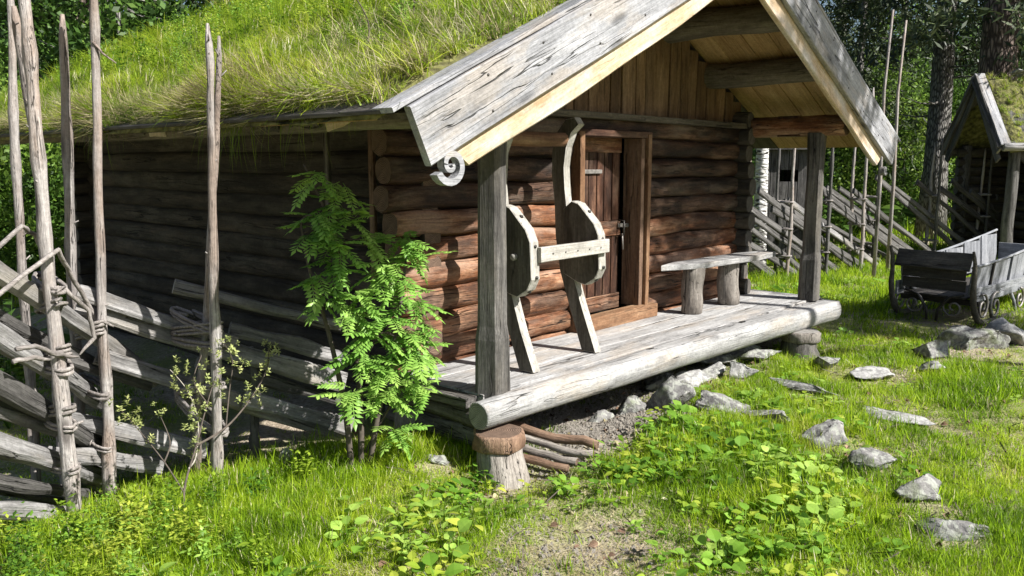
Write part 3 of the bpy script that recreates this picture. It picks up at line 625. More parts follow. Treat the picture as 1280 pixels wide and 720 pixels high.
# ------------------------------------------------------------------ stones
ST = [
 ((5.12, 3.10, .07), (.19, .16, .19), 0.3, 'rock', 'large rounded lichen grey boulder in front of the porch, darkest on its left'),
 ((4.86, 3.28, .03), (.14, .12, .11), 0.9, 'rock', 'low stone half in the gravel just left of the large boulder'),
 ((5.14, 2.72, .03), (.14, .26, .10), 0.15, 'rock', 'long low grey stone right of the large boulder'),
 ((5.10, 2.33, .02), (.11, .22, .10), 0.0, 'rock', 'dark flat-topped stone among leaves, midway along the stone row'),
 ((4.97, 1.86, .02), (.14, .17, .13), 0.4, 'rock', 'angular grey stone with a dark left face in the stone row'),
 ((4.70, 1.53, .01), (.12, .17, .12), 0.3, 'rock', 'mottled pale stone below the angular one in the row'),
 ((4.40, 1.20, -.02), (.12, .16, .11), 0.6, 'rock', 'last stone of the row, nearly buried in green leaves'),
 ((6.05, 2.48, -.005), (.10, .29, .045), -0.05, 'slab', 'long flat grey stepping stone nearer the porch, pointing at the viewer'),
 ((5.87, 1.75, -.005), (.12, .31, .05), 0.02, 'slab', 'pale flat stepping stone lying alone in the lawn'),
 ((6.12, 3.06, .03), (.15, .13, .12), 0.6, 'slab', 'pale squared block under the front of the porch log'),
 ((6.02, 3.28, .03), (.24, .16, .10), 0.1, 'slab', 'layered flat stone behind the pale block under the porch'),
 ((5.62, 3.45, .03), (.20, .15, .12), -0.2, 'rock', 'shaded stone under the porch log, left of the layered one'),
 ((6.95, 3.60, .06), (.34, .20, .085), 0.05, 'slab', 'broad pale slab propped under the porch near the far stump'),
 ((6.75, 3.18, .02), (.22, .12, .08), -0.3, 'rock', 'grey stone in the grass before the far porch stump'),
 ((6.95, 2.66, .0), (.18, .14, .07), 0.2, 'rock', 'small mossy stone among leaves right of the porch stump'),
 ((6.92, 2.25, .0), (.20, .18, .065), -0.5, 'slab', 'ragged flat grey stone right of the small mossy one'),
 ((7.28, 1.95, .0), (.09, .16, .06), 0.4, 'slab', 'small pale flat stone lying near the lichen covered rocks'),
 ((7.92, 2.10, .04), (.22, .16, .13), 0.2, 'rock', 'dark lichen stone at the left end of the rock line by the sleigh'),
 ((8.55, 1.98, .05), (.34, .24, .17), -0.6, 'rock', 'wide whitish lichen covered rock below the sleigh'),
 ((9.20, 1.72, .05), (.26, .22, .20), 0.4, 'slab', 'smooth light grey rock at the right edge of the lawn'),
 ((3.14, 3.42, -.03), (.09, .07, .06), 0.4, 'rock', 'small pale stone in the grass left of the near porch stump'),
 ((2.60, 4.10, -.02), (.13, .09, .08), 0.2, 'rock', 'flat grey stone in the grass at the lower end of the fence rails'),
 ((5.60, 3.22, .0), (.20, .13, .09), .15, 'slab', 'flat grey stone partly under the porch log, right of the large boulder'),
 ((6.45, 3.42, .06), (.26, .15, .08), -.1, 'rock', 'shaded slab lying between the layered stone and the broad pale slab'),
 ((4.52, 3.30, -.02), (.13, .10, .07), .5, 'rock', 'small dusty stone in the gravel between the wood pile and the boulder'),
 ((4.14, .98, -.03), (.12, .16, .09), .2, 'rock', 'sunken stone at the lower end of the row, among grass'),
]
for k, (p_, s_, rz, m, lab) in enumerate(ST):
    o = stone('stone', (p_[0], p_[1], p_[2] + (.035 if p_[2] < .03 else .0) + float(hz(p_[0], p_[1]))), (s_[0] * 1.25, s_[1] * 1.25, s_[2] * 1.12), rz, mat=m, seed=100 + k * 7)
    tag(o, lab, 'stone', 'stones around the porch and lawn')

# ------------------------------------------------------------------ roundpole fences
def ring_tie(name, c, rx, ry, r, parent, turns=1.6, tilt=0.0, rot=0.0, dz=0.02, mat='withe', seg=6):
    pts = []; n = int(14 * turns)
    for i in range(n + 1):
        a = i / n * turns * 2 * PI + 0.7
        x = math.cos(a) * rx * (1 + R.uniform(-.07, .07)); y = math.sin(a) * ry * (1 + R.uniform(-.05, .05))
        pts.append((c[0] + x * math.cos(rot) - y * math.sin(rot), c[1] + x * math.sin(rot) + y * math.cos(rot), c[2] + i / n * dz * turns + tilt * y + R.uniform(-.003, .003)))
    pts.append((pts[-1][0] + R.uniform(-.05, .05), pts[-1][1] - .03, pts[-1][2] + R.uniform(-.04, .05)))
    return tube(name, pts, [r] * (len(pts) - 1) + [r * .5], mat, parent, seg=seg, lump=0.1)
def pole(p0, p1, r0, r1, parent, mat='pole', knots=7, via=None, seg=10, name='pole'):
    p0, p1 = Vector(p0), Vector(p1); n = 22
    bx, by = wob(n, 0.010, 4), wob(n, 0.010, 4); pts = []; rr = []
    kn = [R.random() for _ in range(knots)]
    for i in range(n):
        u = i / (n - 1); q = p0.lerp(p1, u)
        if via:
            u0 = via[0]; vv = Vector(via[1]) - p0.lerp(p1, u0); q = q + vv * (math.sin(PI * min(1, u / (2 * u0) if u < u0 else 0.5 + 0.5 * (u - u0) / (1 - u0))))
        pts.append((q.x + bx[i], q.y + by[i], q.z)); k = min(abs(u - a) for a in kn)
        rr.append((r0 + (r1 - r0) * u) * (1.25 if k < 0.02 else 1.0) * R.uniform(.95, 1.05))
    rr[-1] *= 0.5
    o = tube(name, pts, rr, mat, parent, seg=seg, lump=0.07, end='end_grey')
    return o, pts
f1 = thing('roundpole_fence', (1.8, 4.6, 0), 'weathered roundpole fence with tall poles and slanting split rails beside the cabin', 'fence')
G0 = -0.15
P1 = [((1.53, 4.48, G0), (1.49, 4.48, 2.62), .036, .026, (0.45, (1.50, 4.48, 1.15))),
      ((1.78, 4.68, G0), (1.90, 4.70, 2.72), .030, .020, None),
      ((2.13, 4.12, G0), (2.21, 4.10, 2.43), .028, .016, (0.5, (2.185, 4.10, 1.32))),
      ((2.25, 4.60, G0), (2.33, 4.20, 2.39), .024, .015, (0.55, (2.225, 4.22, 1.3))),
      ((1.50, 4.98, G0), (1.58, 4.96, 2.66), .027, .018, None),
      ((1.77, 5.02, G0), (1.84, 5.00, 2.53), .032, .022, None),
      ((1.60, 4.78, G0), (1.49, 4.62, 2.48), .026, .022, (0.6, (1.545, 4.64, 1.6)))]
for a, b_, r0, r1, via in P1:
    o, pts = pole(a, b_, r0, r1, f1, via=via)
    for _ in range(3):       # broken twig stubs
        q = Vector(pts[R.randint(8, 20)]); d = Vector((R.uniform(-1, 1), R.uniform(-1, .2), .5)).normalized()
        tube('twig_stub', [q, q + d * R.uniform(.03, .07)], [.006, .003], 'pole', o, seg=5)
tube('side_twig', [(1.876, 4.69, 2.36), (1.91, 4.66, 2.30), (1.96, 4.62, 2.25)], [.008, .006, .003], 'pole', f1, seg=6)
# slanting rails: thick logs on the near stretch, split rails on the far stretch
def ext(a, b_, k0, k1):
    a, b_ = Vector(a), Vector(b_); d = b_ - a; return a - d * k0, b_ + d * k1
RL = [((1.10, 4.40, 1.37), (2.20, 4.93, .42), .052, .042, 0, 0, 'rail'), ((.99, 4.24, 1.12), (1.86, 4.90, .36), .056, .046, 0, 0, 'rail'),
      ((.97, 4.22, .92), (1.83, 4.88, .10), .054, .048, 0, 0, 'rail_dark'), ((.93, 4.19, .58), (1.81, 4.87, -.07), .056, .050, 0, 0, 'rail'),
      ((.91, 4.18, .39), (1.80, 4.86, -.2), .036, .034, 0, 0, 'rail_dark'), ((.90, 4.16, .24), (1.78, 4.85, -.3), .048, .045, 0, 0, 'rail')]
for a, b_, r0, r1, k0, k1, m in RL:
    a, b_ = ext(a, b_, k0, k1)
    board('rail', a, b_, r0 * 1.9, r0 * 1.5, (R.uniform(-.1, .1), -1, R.uniform(.1, .7)), m, f1, step=0.06, edge=0.012, warp=0.007, ch=0.02, end='end_grey', w1=r1 * 2)
    if m == 'rail_dark': board('rail', a + Vector((0, .12, -.08)), b_ + Vector((0, .10, -.07)), r0 * 1.3, r0 * .9, (R.uniform(-.1, .1), -1, R.uniform(-.3, .5)), 'rail_dark', f1, step=0.06, edge=0.012, warp=0.008, ch=0.012, end='end_grey', w1=r1 * 1.2)
RR = [((1.73, 4.76, 1.035), (2.50, 4.49, .655), .085, 'rail', .035), ((1.73, 4.80, .95), (3.13, 4.29, .325), .115, 'rail', .045), ((2.18, 4.58, 1.03), (3.10, 4.27, .71), .075, 'rail', .04),
      ((2.5, 4.56, .74), (3.2, 4.34, .47), .09, 'rail', .04), ((1.80, 4.76, .665), (3.10, 4.30, -.01), .10, 'rail', .05), 
      ((1.60, 4.84, .34), (2.32, 4.58, .02), .10, 'rail', .05), ((1.40, 4.78, .80), (2.1, 4.78, .42), .06, 'rail_dark', .04),
      ((1.45, 4.74, .20), (2.1, 4.7, -.05), .09, 'rail', .05), ((2.50, 4.44, .33), (3.12, 4.22, .05), .10, 'rail', .04)]
RR += [((.95, 4.35, 1.22), (1.95, 4.95, .50), .07, 'rail_dark', .04), ((.9, 4.3, .74), (1.85, 4.95, .10), .07, 'rail', .04),
       ((2.3, 4.60, .56), (3.15, 4.34, .20), .08, 'rail_dark', .05), ]
for a, b_, w, m, th in RR:
    board('rail', a, b_, w, th, (0.0, -1, 0.25 + R.uniform(-.15, .3)), m, f1, step=0.08, edge=0.011, warp=0.006, ch=0.014, end='end_grey', w1=w * R.uniform(.85, 1.1))
# ties
for px_, py_, rx, ry, zsx in ((1.53, 4.58, .055, .15, (1.10, .98, .72, .66, .42, .36, .12)), (1.79, 4.80, .050, .16, (.80, .76, .45, .15)), (2.19, 4.36, .050, .27, (.84, .78, .72, .45, .30))):
    for z in zsx:
        ring_tie('binding', (px_, py_, z), rx, ry, R.uniform(.008, .012), f1, turns=R.uniform(1.6, 3.2), tilt=R.uniform(-.25, .25), dz=.022)
# loose bent withes
for pts in ([(1.1, 3.95, 1.16), (1.35, 4.3, 1.22), (1.53, 4.42, 1.30), (1.64, 4.6, 1.16), (1.78, 4.72, .93), (1.84, 4.75, .80)],
            [(1.25, 4.35, 1.34), (1.4, 4.5, 1.42), (1.5, 4.62, 1.36), (1.56, 4.7, 1.22)],
            [(1.55, 4.44, 1.1), (1.68, 4.5, .96), (1.71, 4.52, .82), (1.62, 4.5, .74)],
            [(1.27, 4.3, .86), (1.36, 4.34, .85), (1.48, 4.42, .78), (1.6, 4.46, .74)],
            [(1.25, 4.3, .80), (1.35, 4.33, .80), (1.45, 4.4, .76)]):
    P_ = [Vector(p) for p in pts]; q = []
    for i in range(len(P_) - 1):
        for k in range(4): q.append(P_[i].lerp(P_[i + 1], k / 4) + Vector((R.uniform(-.004, .004),) * 3))
    q.append(P_[-1]); tube('withe', q, [.012] * (len(q) - 3) + [.010, .008, .005], 'withe', f1, seg=6)
# short upright pair further along, near the wall
for a, b_ in (((2.36, 4.62, -.2), (2.42, 4.60, 1.02)), ((2.62, 4.52, -.2), (2.60, 4.50, .62))): pole(a, b_, .03, .026, f1, mat='rail_dark')

def far_fence(label, P0, P1, spacing, ztop, rail_gap, rmat, extra=(), hi=1.35, seed=3, offs=0.0):
    rr = random.Random(seed); P0, P1 = Vector((*P0, 0)), Vector((*P1, 0)); L = (P1 - P0).length; d = (P1 - P0).normalized(); nn = Vector((-d.y, d.x, 0))
    ff = thing('roundpole_fence', P0.lerp(P1, .5), label, 'fence', None)
    s = offs
    while s < L:
        for sg in (-1, 1):
            b_ = P0 + d * s + nn * sg * 0.10; h = ztop * rr.uniform(.8, 1.1)
            pole((b_.x, b_.y, -.2), (b_.x + rr.uniform(-.08, .08), b_.y + rr.uniform(-.05, .05), h), .030, .018, ff, mat='pole' if rr.random() < .6 else 'rail_dark', seg=7)
        for z in (.35, .75, 1.15): 
            c = P0 + d * s; ring_tie('binding', (c.x, c.y, z), .06, .15, .014, ff, turns=1.3, rot=math.atan2(d.y, d.x), seg=5)
        s += spacing * rr.uniform(.85, 1.15)
    s = -1.6
    while s < L:
        a = P0 + d * s; b_ = P0 + d * (s + 2.5)
        za = hi + rr.uniform(-.25, .15); zb = 0.05 + rr.uniform(-.1, .1)
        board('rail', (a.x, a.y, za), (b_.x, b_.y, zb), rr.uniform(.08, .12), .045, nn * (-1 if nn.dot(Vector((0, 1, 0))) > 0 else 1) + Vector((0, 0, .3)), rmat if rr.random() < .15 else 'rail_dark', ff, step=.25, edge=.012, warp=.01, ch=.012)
        s += rail_gap * rr.uniform(.5, 1.5)
    return ff
far_fence('roundpole fence with slanting sunlit rails seen beyond the porch post', (10.9, 5.6), (13.9, 4.85), 0.85, 2.9, 0.50, 'rail', hi=1.30, seed=4, offs=.15)
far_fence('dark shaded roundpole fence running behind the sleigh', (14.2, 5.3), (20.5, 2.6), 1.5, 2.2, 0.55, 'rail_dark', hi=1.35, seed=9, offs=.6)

# ------------------------------------------------------------------ sleighs
def sleigh(label, origin, rz, L, w, mats, rise=0.12, dark=False):
    th = thing('work_sleigh', origin, label, 'sleigh')
    B = Matrix.Translation(Vector(origin)) @ Matrix.Rotation(rz, 4, 'Z')
    T = lambda x, y, z: B @ Vector((x, y, z)); D = lambda x, y, z: B.to_3x3() @ Vector((x, y, z))
    wood_, dk = mats
    zt = lambda x: 0.62 + rise * (x / L) ** 1.5; zb = 0.36
    for s in (-1, 1):
        y = s * w / 2
        n = 5; pw = (L - .1) / n
        for i in range(n):
            xm = .06 + pw * (i + .5); fl = s * .03
            board('side_panel', T(xm, y, zb), T(xm, y + fl, zt(xm)), pw - .035, .02, D(0, s, 0), wood_, th, step=.2)
        for i in range(n + 1):
            xm = .06 + pw * i
            board('stile', T(xm, y + s * .018, zb - .02), T(xm, y + s * .05, zt(xm) + .02), .03, .03, D(0, s, 0), 'cart_dark' if i % 2 else wood_, th, step=.3)
        # bowed lower rail board
        pts = [(0, .30), (.25, .285), (.5, .30), (.75, .34), (1.0, .36)]
        v = [] ; f = []
        for u, zc in pts:
            for dz in (-.075, .075):
                for dy in (0, .025):
                    v.append(tuple(T(u * L, y + s * (.06 + dy), zc + dz + .05)))
        for i in range(len(pts) - 1):
            a = i * 4; f += [(a, a + 4, a + 6, a + 2), (a + 1, a + 3, a + 7, a + 5), (a + 2, a + 6, a + 7, a + 3), (a, a + 1, a + 5, a + 4)]
        f += [(0, 2, 3, 1), (len(pts) * 4 - 4, len(pts) * 4 - 3, len(pts) * 4 - 1, len(pts) * 4 - 2)]
        inv = WM[th.name].inverted() 
        m2 = frame(T(0, y, .3), T(L, y, .3)); im = m2.inverted(); v = [tuple(im @ Vector(q)) for q in v]
        mesh_obj('rail_board', v, f, wood_, m2, th, smooth=False)
        tube('top_rail', [T(x_, y + s * .045, zt(x_) + .015) for x_ in np.linspace(.02, L, 8)], .016, wood_, th, seg=6)
        # runner: curls up in front
        rp = [(L + .1, .03), (L * .75, .02), (L * .5, .02), (L * .3, .02), (.25, .03), (.12, .07), (.03, .15), (-.04, .28), (-.07, .42), (-.06, .56), (-.08, .70), (-.14, .82)]
        tube('runner', [T(a, y + s * .10, b_) for a, b_ in rp], [.034] * 8 + [.030, .026, .022, .014], dk if dark else 'sled', th, seg=8)
        for xm in (.45, 1.15, L - .35):
            tube('knee', [T(xm - .15, y + s * .02, .32), T(xm - .02, y + s * .05, .30), T(xm + .06, y + s * .08, .16), T(xm + .08, y + s * .10, .03)], .022, dk if dark else 'cart', th, seg=6)
        def spiral(cx, cz, r, a0, sg, turns=1.5):
            q = [(cx + r * (1 - .85 * k / 24) * math.cos(a0 + sg * k / 24 * turns * 2 * PI), cz + r * (1 - .85 * k / 24) * math.sin(a0 + sg * k / 24 * turns * 2 * PI)) for k in range(25)]
            tube('scroll_iron', [T(a, y + s * .11, b_) for a, b_ in q], .014, 'iron', th, seg=6)
        spiral(.20, .20, .15, PI * .6, -1); spiral(.56, .18, .16, PI * .4, 1); spiral(1.30, .18, .13, PI * .5, -1); spiral(1.9, .18, .13, PI * .5, 1)
    for s in (-1, 1):
        q = [(.12 * (1 - .85 * k / 24) * math.cos(PI * .5 + s * k / 24 * 3 * PI), .12 * (1 - .85 * k / 24) * math.sin(PI * .5 + s * k / 24 * 3 * PI)) for k in range(25)]
        tube('scroll_iron', [T(.02, s * (w / 2 - .12) + a, .19 + b_) for a, b_ in q], .011, 'iron', th, seg=6)
        tube('brace_iron', [T(.02, s * (w / 2 - .02), .34), T(.02, s * (w / 2 - .16), .30), T(.0, s * .06, .16), T(.0, s * .05, .03)], .016, 'iron_dark', th, seg=6)
    for k, (z0, z1, xx) in enumerate(((.37, .49, -.0), (.49, .62, -.02))):
        board('end_board', T(xx, -w / 2, (z0 + z1) / 2), T(xx, w / 2, (z0 + z1) / 2), z1 - z0 - .006, .022, D(-1, 0, .15), dk, th, step=.2)
    board('dash_board', T(-.06, -w / 2 - .06, .70), T(-.06, w / 2 + .06, .70), .20, .02, D(-.9, 0, .45), 'cart_dark' if not dark else wood_, th, step=.15, edge=.006)
    board('end_board', T(L, -w / 2, .52), T(L, w / 2, .52), .34, .022, D(1, 0, 0), wood_, th, step=.3)
    for k in range(4): board('floor_board', T(.03, -w / 2 + w * (k + .5) / 4, .30), T(L, -w / 2 + w * (k + .5) / 4, .30), w / 4 - .008, .02, D(0, 0, 1), dk, th, step=.5)
    board('crossbeam', T(.18, -w / 2 - .08, .24), T(.18, w / 2 + .08, .24), .07, .06, D(0, 0, 1), dk, th)
    board('crossbeam', T(L - .35, -w / 2 - .08, .24), T(L - .35, w / 2 + .08, .24), .07, .06, D(0, 0, 1), dk, th)
    return th
sleigh('old blue grey work sleigh with panelled sides, iron scrolls and dark front', (9.72, 2.62, .0), -0.12, 2.8, .66, ('cart', 'cart_dark'), rise=.22)

# ------------------------------------------------------------------ little sod roofed hut at the right
HB = Matrix.Translation((15.9, 3.45, 0)) @ Matrix.Rotation(math.radians(-47.8), 4, 'Z')
HT = lambda x, y, z: HB @ Vector((x, y, z)); HD = lambda x, y, z: HB.to_3x3() @ Vector((x, y, z))
hut = thing('sod_roofed_shelter', HT(1.8, .8, 0), 'small dark open shelter with a steep grassy roof, behind the sleigh at the right edge', 'shelter')
ridge, eave, hd = 3.16, 2.05, .86
for s, yy in ((-1, 0), (1, 2 * hd)):
    a, e = Vector((0, hd, ridge)), Vector((0, yy - s * -.12 * -1 if False else yy + s * .05, eave - .16))
    nrm = HD(-1, 0, 0)
    board('barge_board', HT(-.02, hd, ridge + .04), HT(-.02, yy + s * .06, eave - .12), .15, .04, nrm, 'post', hut, step=.2, edge=.006, end='end_grey')
    board('inner_barge_board', HT(.03, hd, ridge - .13), HT(.03, yy + s * -.02, eave - .27), .13, .035, nrm, 'rail_dark', hut, step=.2)
    up = HD(0, s * (ridge - eave), hd).normalized()
    board('cap_board', HT(.06, hd, ridge + .12), HT(.06, yy + s * .12, eave - .02), .17, .03, up, 'grey', hut, step=.2)
    for k in range(10): board('roof_board', HT(.1 + k * .36, hd, ridge - .02), HT(.1 + k * .36, yy + s * .1, eave - .06), .34, .03, up, 'rail_dark', hut, step=.6)
vs = []
for xk in np.linspace(.15, 3.7, 16):
    for yk in np.linspace(-.10, 2 * hd + .10, 18):
        z = ridge - abs(yk - hd) / hd * (ridge - eave); vs.append(tuple(HT(xk, yk, z + .07 + .03 * math.sin(xk * 5 + yk * 7))))
fs = [(i * 18 + j, (i + 1) * 18 + j, (i + 1) * 18 + j + 1, i * 18 + j + 1) for i in range(15) for j in range(17)]
nv = len(vs); vs += [(x, y, z - .09) for x, y, z in vs]; fs += [tuple(q + nv for q in reversed(a)) for a in fs]
edge_ = [i for i in range(18)]
for j in range(17): fs += [(j, j + 1, nv + j + 1, nv + j)]
for i in range(15): fs += [(i * 18, nv + i * 18, nv + (i + 1) * 18, (i + 1) * 18)]
mesh_obj('sod', vs, fs, sm, Matrix(), hut)
log('eave_log', HT(.02, -.10, eave - .05), HT(3.8, -.10, eave - .02), .07, .07, 'grey_floor', 'end_grey', hut, seg=10)
log('eave_log', HT(.02, 2 * hd, eave - .12), HT(3.8, 2 * hd, eave - .12), .07, .07, 'post', 'end_grey', hut, seg=8)
for xx, yy in ((.35, .12), (.35, 2 * hd - .1), (3.4, .12), (3.4, 2 * hd - .1)): log('post', HT(xx, yy, -.1), HT(xx, yy, eave), .10, .09, 'rail_dark', 'end_dark', hut, seg=10)
board('brace', HT(.40, .10, eave - .15), HT(1.15, .10, eave - .75), .12, .05, HD(0, -1, 0), 'post', hut)
for k in range(12): log('wall_log', HT(.2, 2 * hd - .1, .05 + k * .17), HT(3.6, 2 * hd - .1, .05 + k * .17), .09, .09, 'log_side', 'end_dark', hut, seg=8, step=.6)
for k in range(8): log('wall_log', HT(1.2, .25, .05 + k * .17), HT(3.6, .25, .05 + k * .17), .09, .09, 'log_side', 'end_dark', hut, seg=8, step=.6)
for k in range(12): log('wall_log', HT(1.2, .1, .1 + k * .17), HT(1.2, 2 * hd, .1 + k * .17), .09, .09, 'log_side', 'end_dark', hut, seg=8, step=.6)
tag(stone('mossy_stone', HT(.75, hd, ridge + .13), (.26, .2, .09), 0.4, mat='rock', seed=5), 'grey green mossy stone lying on the ridge of the small shelter', 'stone')

# outhouse-like dark cabinet with a heart cut in its door, beyond the fence
OB = Matrix.Translation((13.63, 6.55, 0)) @ Matrix.Rotation(math.radians(-60), 4, 'Z')
OT = lambda x, y, z: OB @ Vector((x, y, z)); OD = lambda x, y, z: OB.to_3x3() @ Vector((x, y, z))
oh = thing('outhouse', OT(.45, .4, 0), 'narrow dark wooden outhouse with a round hole in its door, behind the fence', 'outhouse')
for k in range(6):
    if k in (2, 3):
        board('door_board', OT(.075 + k * .15, 0, .1), OT(.075 + k * .15, 0, 1.42), .14, .025, OD(0, -1, 0), 'rail_dark', oh, step=.5)
        board('door_board', OT(.075 + k * .15, 0, 1.62), OT(.075 + k * .15, 0, 2.0), .14, .025, OD(0, -1, 0), 'rail_dark', oh, step=.5)
    else: board('door_board', OT(.075 + k * .15, 0, .1), OT(.075 + k * .15, 0, 2.0), .14, .025, OD(0, -1, 0), 'rail_dark', oh, step=.5)
    board('back_board', OT(.075 + k * .15, .9, .1), OT(.075 + k * .15, .9, 1.95), .145, .025, OD(0, -1, 0), 'rail_dark', oh, step=.5)
    for xx in (0, .9): board('side_board', OT(xx, .075 + k * .15, .1), OT(xx, .075 + k * .15, 1.98), .145, .025, OD(1, 0, 0), 'rail_dark', oh, step=.5)
board('roof', OT(-.12, .45, 2.05), OT(1.02, .45, 2.05), 1.15, .05, OD(0, -.12, 1), 'rail_dark', oh, step=.3)
#MARK3

# ------------------------------------------------------------------ leaf meshes
def mk(name, verts, faces, mat):
    me = bpy.data.meshes.new(name); me.from_pydata([tuple(v) for v in verts], [], faces)
    for m in (mat if isinstance(mat, (list, tuple)) else [mat]): me.materials.append(M[m])
    me.polygons.foreach_set('use_smooth', [False] * len(me.polygons)); me.update(); return me
def leaflet(p, d, n, L, w, V, F, fold=.25):
    """pointed leaf folded along its midrib, 6 vertices"""
    s = d.cross(n).normalized(); b = len(V)
    V += [p, p + d * L * .45 + s * w - n * w * fold, p + d * L * .5 + n * 0, p + d * L * .45 - s * w - n * w * fold, p + d * L * .97 - n * L * .12]
    F += [(b, b + 1, b + 2), (b, b + 2, b + 3), (b + 1, b + 4, b + 2), (b + 2, b + 4, b + 3)]
def rowan_leaf(k):
    rr = random.Random(k); V, F = [], []; L = .165; n = 7
    Z_ = Vector((0, 0, 1))
    mid = lambda u: Vector((u * L, 0, -.10 * u * u * L * 3))
    for i in range(n):
        u = .22 + .72 * i / (n - 1); p = mid(u)
        for s in (-1, 1):
            d = Vector((.42, s * 1.0, -.22 + rr.uniform(-.15, .15))).normalized()
            leaflet(p, d, Z_,     .058 * (1 - .45 * abs(u - .5)) * rr.uniform(.85, 1.1), .0125, V, F)
    leaflet(mid(.96), Vector((1, 0, -.3)).normalized(), Z_, .06, .011, V, F)
    b = len(V); w = .0016
    for i in range(5):
        q = mid(i / 4 * .97); V += [q + Vector((0, w, 0)), q + Vector((0, -w, 0)), q + Vector((0, 0, -w * 2))]
    for i in range(4):
        for a, c_ in ((0, 1), (1, 2), (2, 0)): F.append((b + i * 3 + a, b + i * 3 + c_, b + i * 3 + 3 + c_, b + i * 3 + 3 + a))
    return mk('rowan_leaf', V, F, 'rowan')
RLV = [rowan_leaf(k) for k in range(4)]
rt = thing('rowan_sapling', (2.74, 3.66, 0), 'green rowan sapling with feathery leaves growing at the near corner of the cabin', 'tree')
def curve(pts, n=6):
    P_ = [Vector(p) for p in pts]; out = []
    for i in range(len(P_) - 1):
        a = P_[max(0, i - 1)]; b_ = P_[i]; c_ = P_[i + 1]; d = P_[min(len(P_) - 1, i + 2)]
        for k in range(n):
            t_ = k / n; out.append(0.5 * ((2 * b_) + (c_ - a) * t_ + (2 * a - 5 * b_ + 4 * c_ - d) * t_ ** 2 + (3 * b_ - a - 3 * c_ + d) * t_ ** 3))
    out.append(P_[-1]); return out
stems = [[(2.76, 3.66, -.1), (2.78, 3.67, .3), (2.80, 3.72, .7), (2.78, 3.78, 1.1), (2.72, 3.85, 1.45), (2.62, 3.9, 1.72)],
         [(2.72, 3.68, -.1), (2.70, 3.7, .35), (2.66, 3.78, .8), (2.58, 3.82, 1.15), (2.52, 3.80, 1.42)],
         [(2.79, 3.64, -.1), (2.84, 3.60, .3), (2.92, 3.56, .65), (3.02, 3.58, .98), (3.08, 3.6, 1.22)],
         [(2.80, 3.66, 0.1), (2.92, 3.60, .34), (3.08, 3.56, .55), (3.22, 3.55, .66)],
         [(2.82, 3.7, .6), (2.95, 3.66, .8), (3.12, 3.62, .90)]]
for i, s_ in enumerate(stems):
    q = curve(s_); r0 = .020 if i < 3 else .010
    tube('stem', q, [r0 * (1 - .75 * k / len(q)) for k in range(len(q))], 'twig', rt, seg=7)
SPR = [(2.60, 3.75, 1.66), (2.56, 3.75, 1.45), (2.60, 3.78, 1.36), (2.79, 3.8, 1.60), (2.72, 3.75, 1.20), (2.56, 3.75, 1.12), (2.88, 3.72, 1.30), (3.12, 3.60, 1.22), (3.04, 3.58, 1.30), (2.88, 3.62, 1.10),
       (2.70, 3.62, .92), (3.10, 3.58, .95), (2.92, 3.58, .88), (3.14, 3.55, .66), (3.04, 3.52, .68), (2.76, 3.60, .68), (3.12, 3.55, .46), (2.86, 3.56, .44), (2.92, 3.56, .22), (2.66, 3.58, .50),
       (2.66, 3.82, 1.40), (2.84, 3.78, 1.42), (2.74, 3.6, 1.02), (3.0, 3.55, .78), (2.86, 3.52, .60), (2.62, 3.72, 1.02), (3.0, 3.56, 1.08), (2.98, 3.52, .50), (2.80, 3.55, .80), (2.68, 3.68, 1.28), (3.10, 3.54, .80), (2.78, 3.84, 1.50), (2.95, 3.62, 1.18)]
allstem = [p for s_ in stems for p in curve(s_)]
for k, c_ in enumerate(SPR):
    c_ = Vector(c_); near = min(allstem, key=lambda p: (p - c_).length + max(0, p.z - c_.z) * 2)
    tube('twig', [near, near.lerp(c_, .55) + Vector((0, 0, .015)), c_], [.006, .004, .0025], 'twig', rt, seg=5)
    for j in range(9 if k > 5 else 6):
        a = R.uniform(0, 2 * PI); o = bpy.data.objects.new('leaf', RLV[(k + j) % 4])
        el = R.uniform(-.75, .55)
        if j < 5: a = -1.9 + R.gauss(0, 1.1)
        mw = Matrix.Translation(c_ + Vector((R.uniform(-.03, .03), R.uniform(-.03, .03), R.uniform(-.03, .03)))) @ Euler((R.uniform(-.3, .3), -el, a)).to_matrix().to_4x4() @ Matrix.Scale(R.uniform(.75, 1.15), 4)
        link(o, mw, rt)

# small willow shrub in front of the fence
sh = thing('willow_shrub', (1.72, 3.78, 0), 'small sparse shrub with forked twigs and pale leaves in front of the fence', 'shrub')
tw = [[(1.72, 3.62, -.05), (1.76, 3.72, .16), (1.90, 3.85, .33), (2.02, 3.95, .50), (2.10, 4.0, .62)],
      [(1.90, 3.85, .33), (2.10, 3.92, .36), (2.28, 3.98, .46), (2.40, 4.0, .60), (2.42, 4.0, .72)],
      [(1.76, 3.72, .16), (1.72, 3.82, .30), (1.66, 3.92, .44), (1.60, 3.98, .55)],
      [(1.82, 3.78, .25), (1.92, 3.9, .26), (1.98, 3.98, .42), (1.94, 4.0, .58), (1.86, 4.0, .70)],
      [(1.72, 3.82, .30), (1.80, 3.92, .36), (1.78, 3.98, .50)], [(2.10, 3.92, .36), (2.16, 3.98, .52), (2.20, 4.0, .68), (2.16, 4.0, .78)],
      [(2.02, 3.95, .50), (1.98, 4.0, .62), (2.04, 4.02, .74)]]
for i, s_ in enumerate(tw):
    q = curve(s_, 5); tube('twig', q, [(.007 if i < 2 else .0045) * (1 - .7 * k / len(q)) for k in range(len(q))], 'twig' if i != 3 else 'twig_pale', sh, seg=6)
V, F = [], []
for j in range(12):
    a = j * 2.4; e = R.uniform(-.2, 1.1); d = Vector((math.cos(a) * math.cos(e), math.sin(a) * math.cos(e), math.sin(e)))
    leaflet(Vector((0, 0, j * .006)), d, Vector((0, 0, 1)) if abs(d.z) < .9 else Vector((1, 0, 0)), R.uniform(.04, .06), .012, V, F)
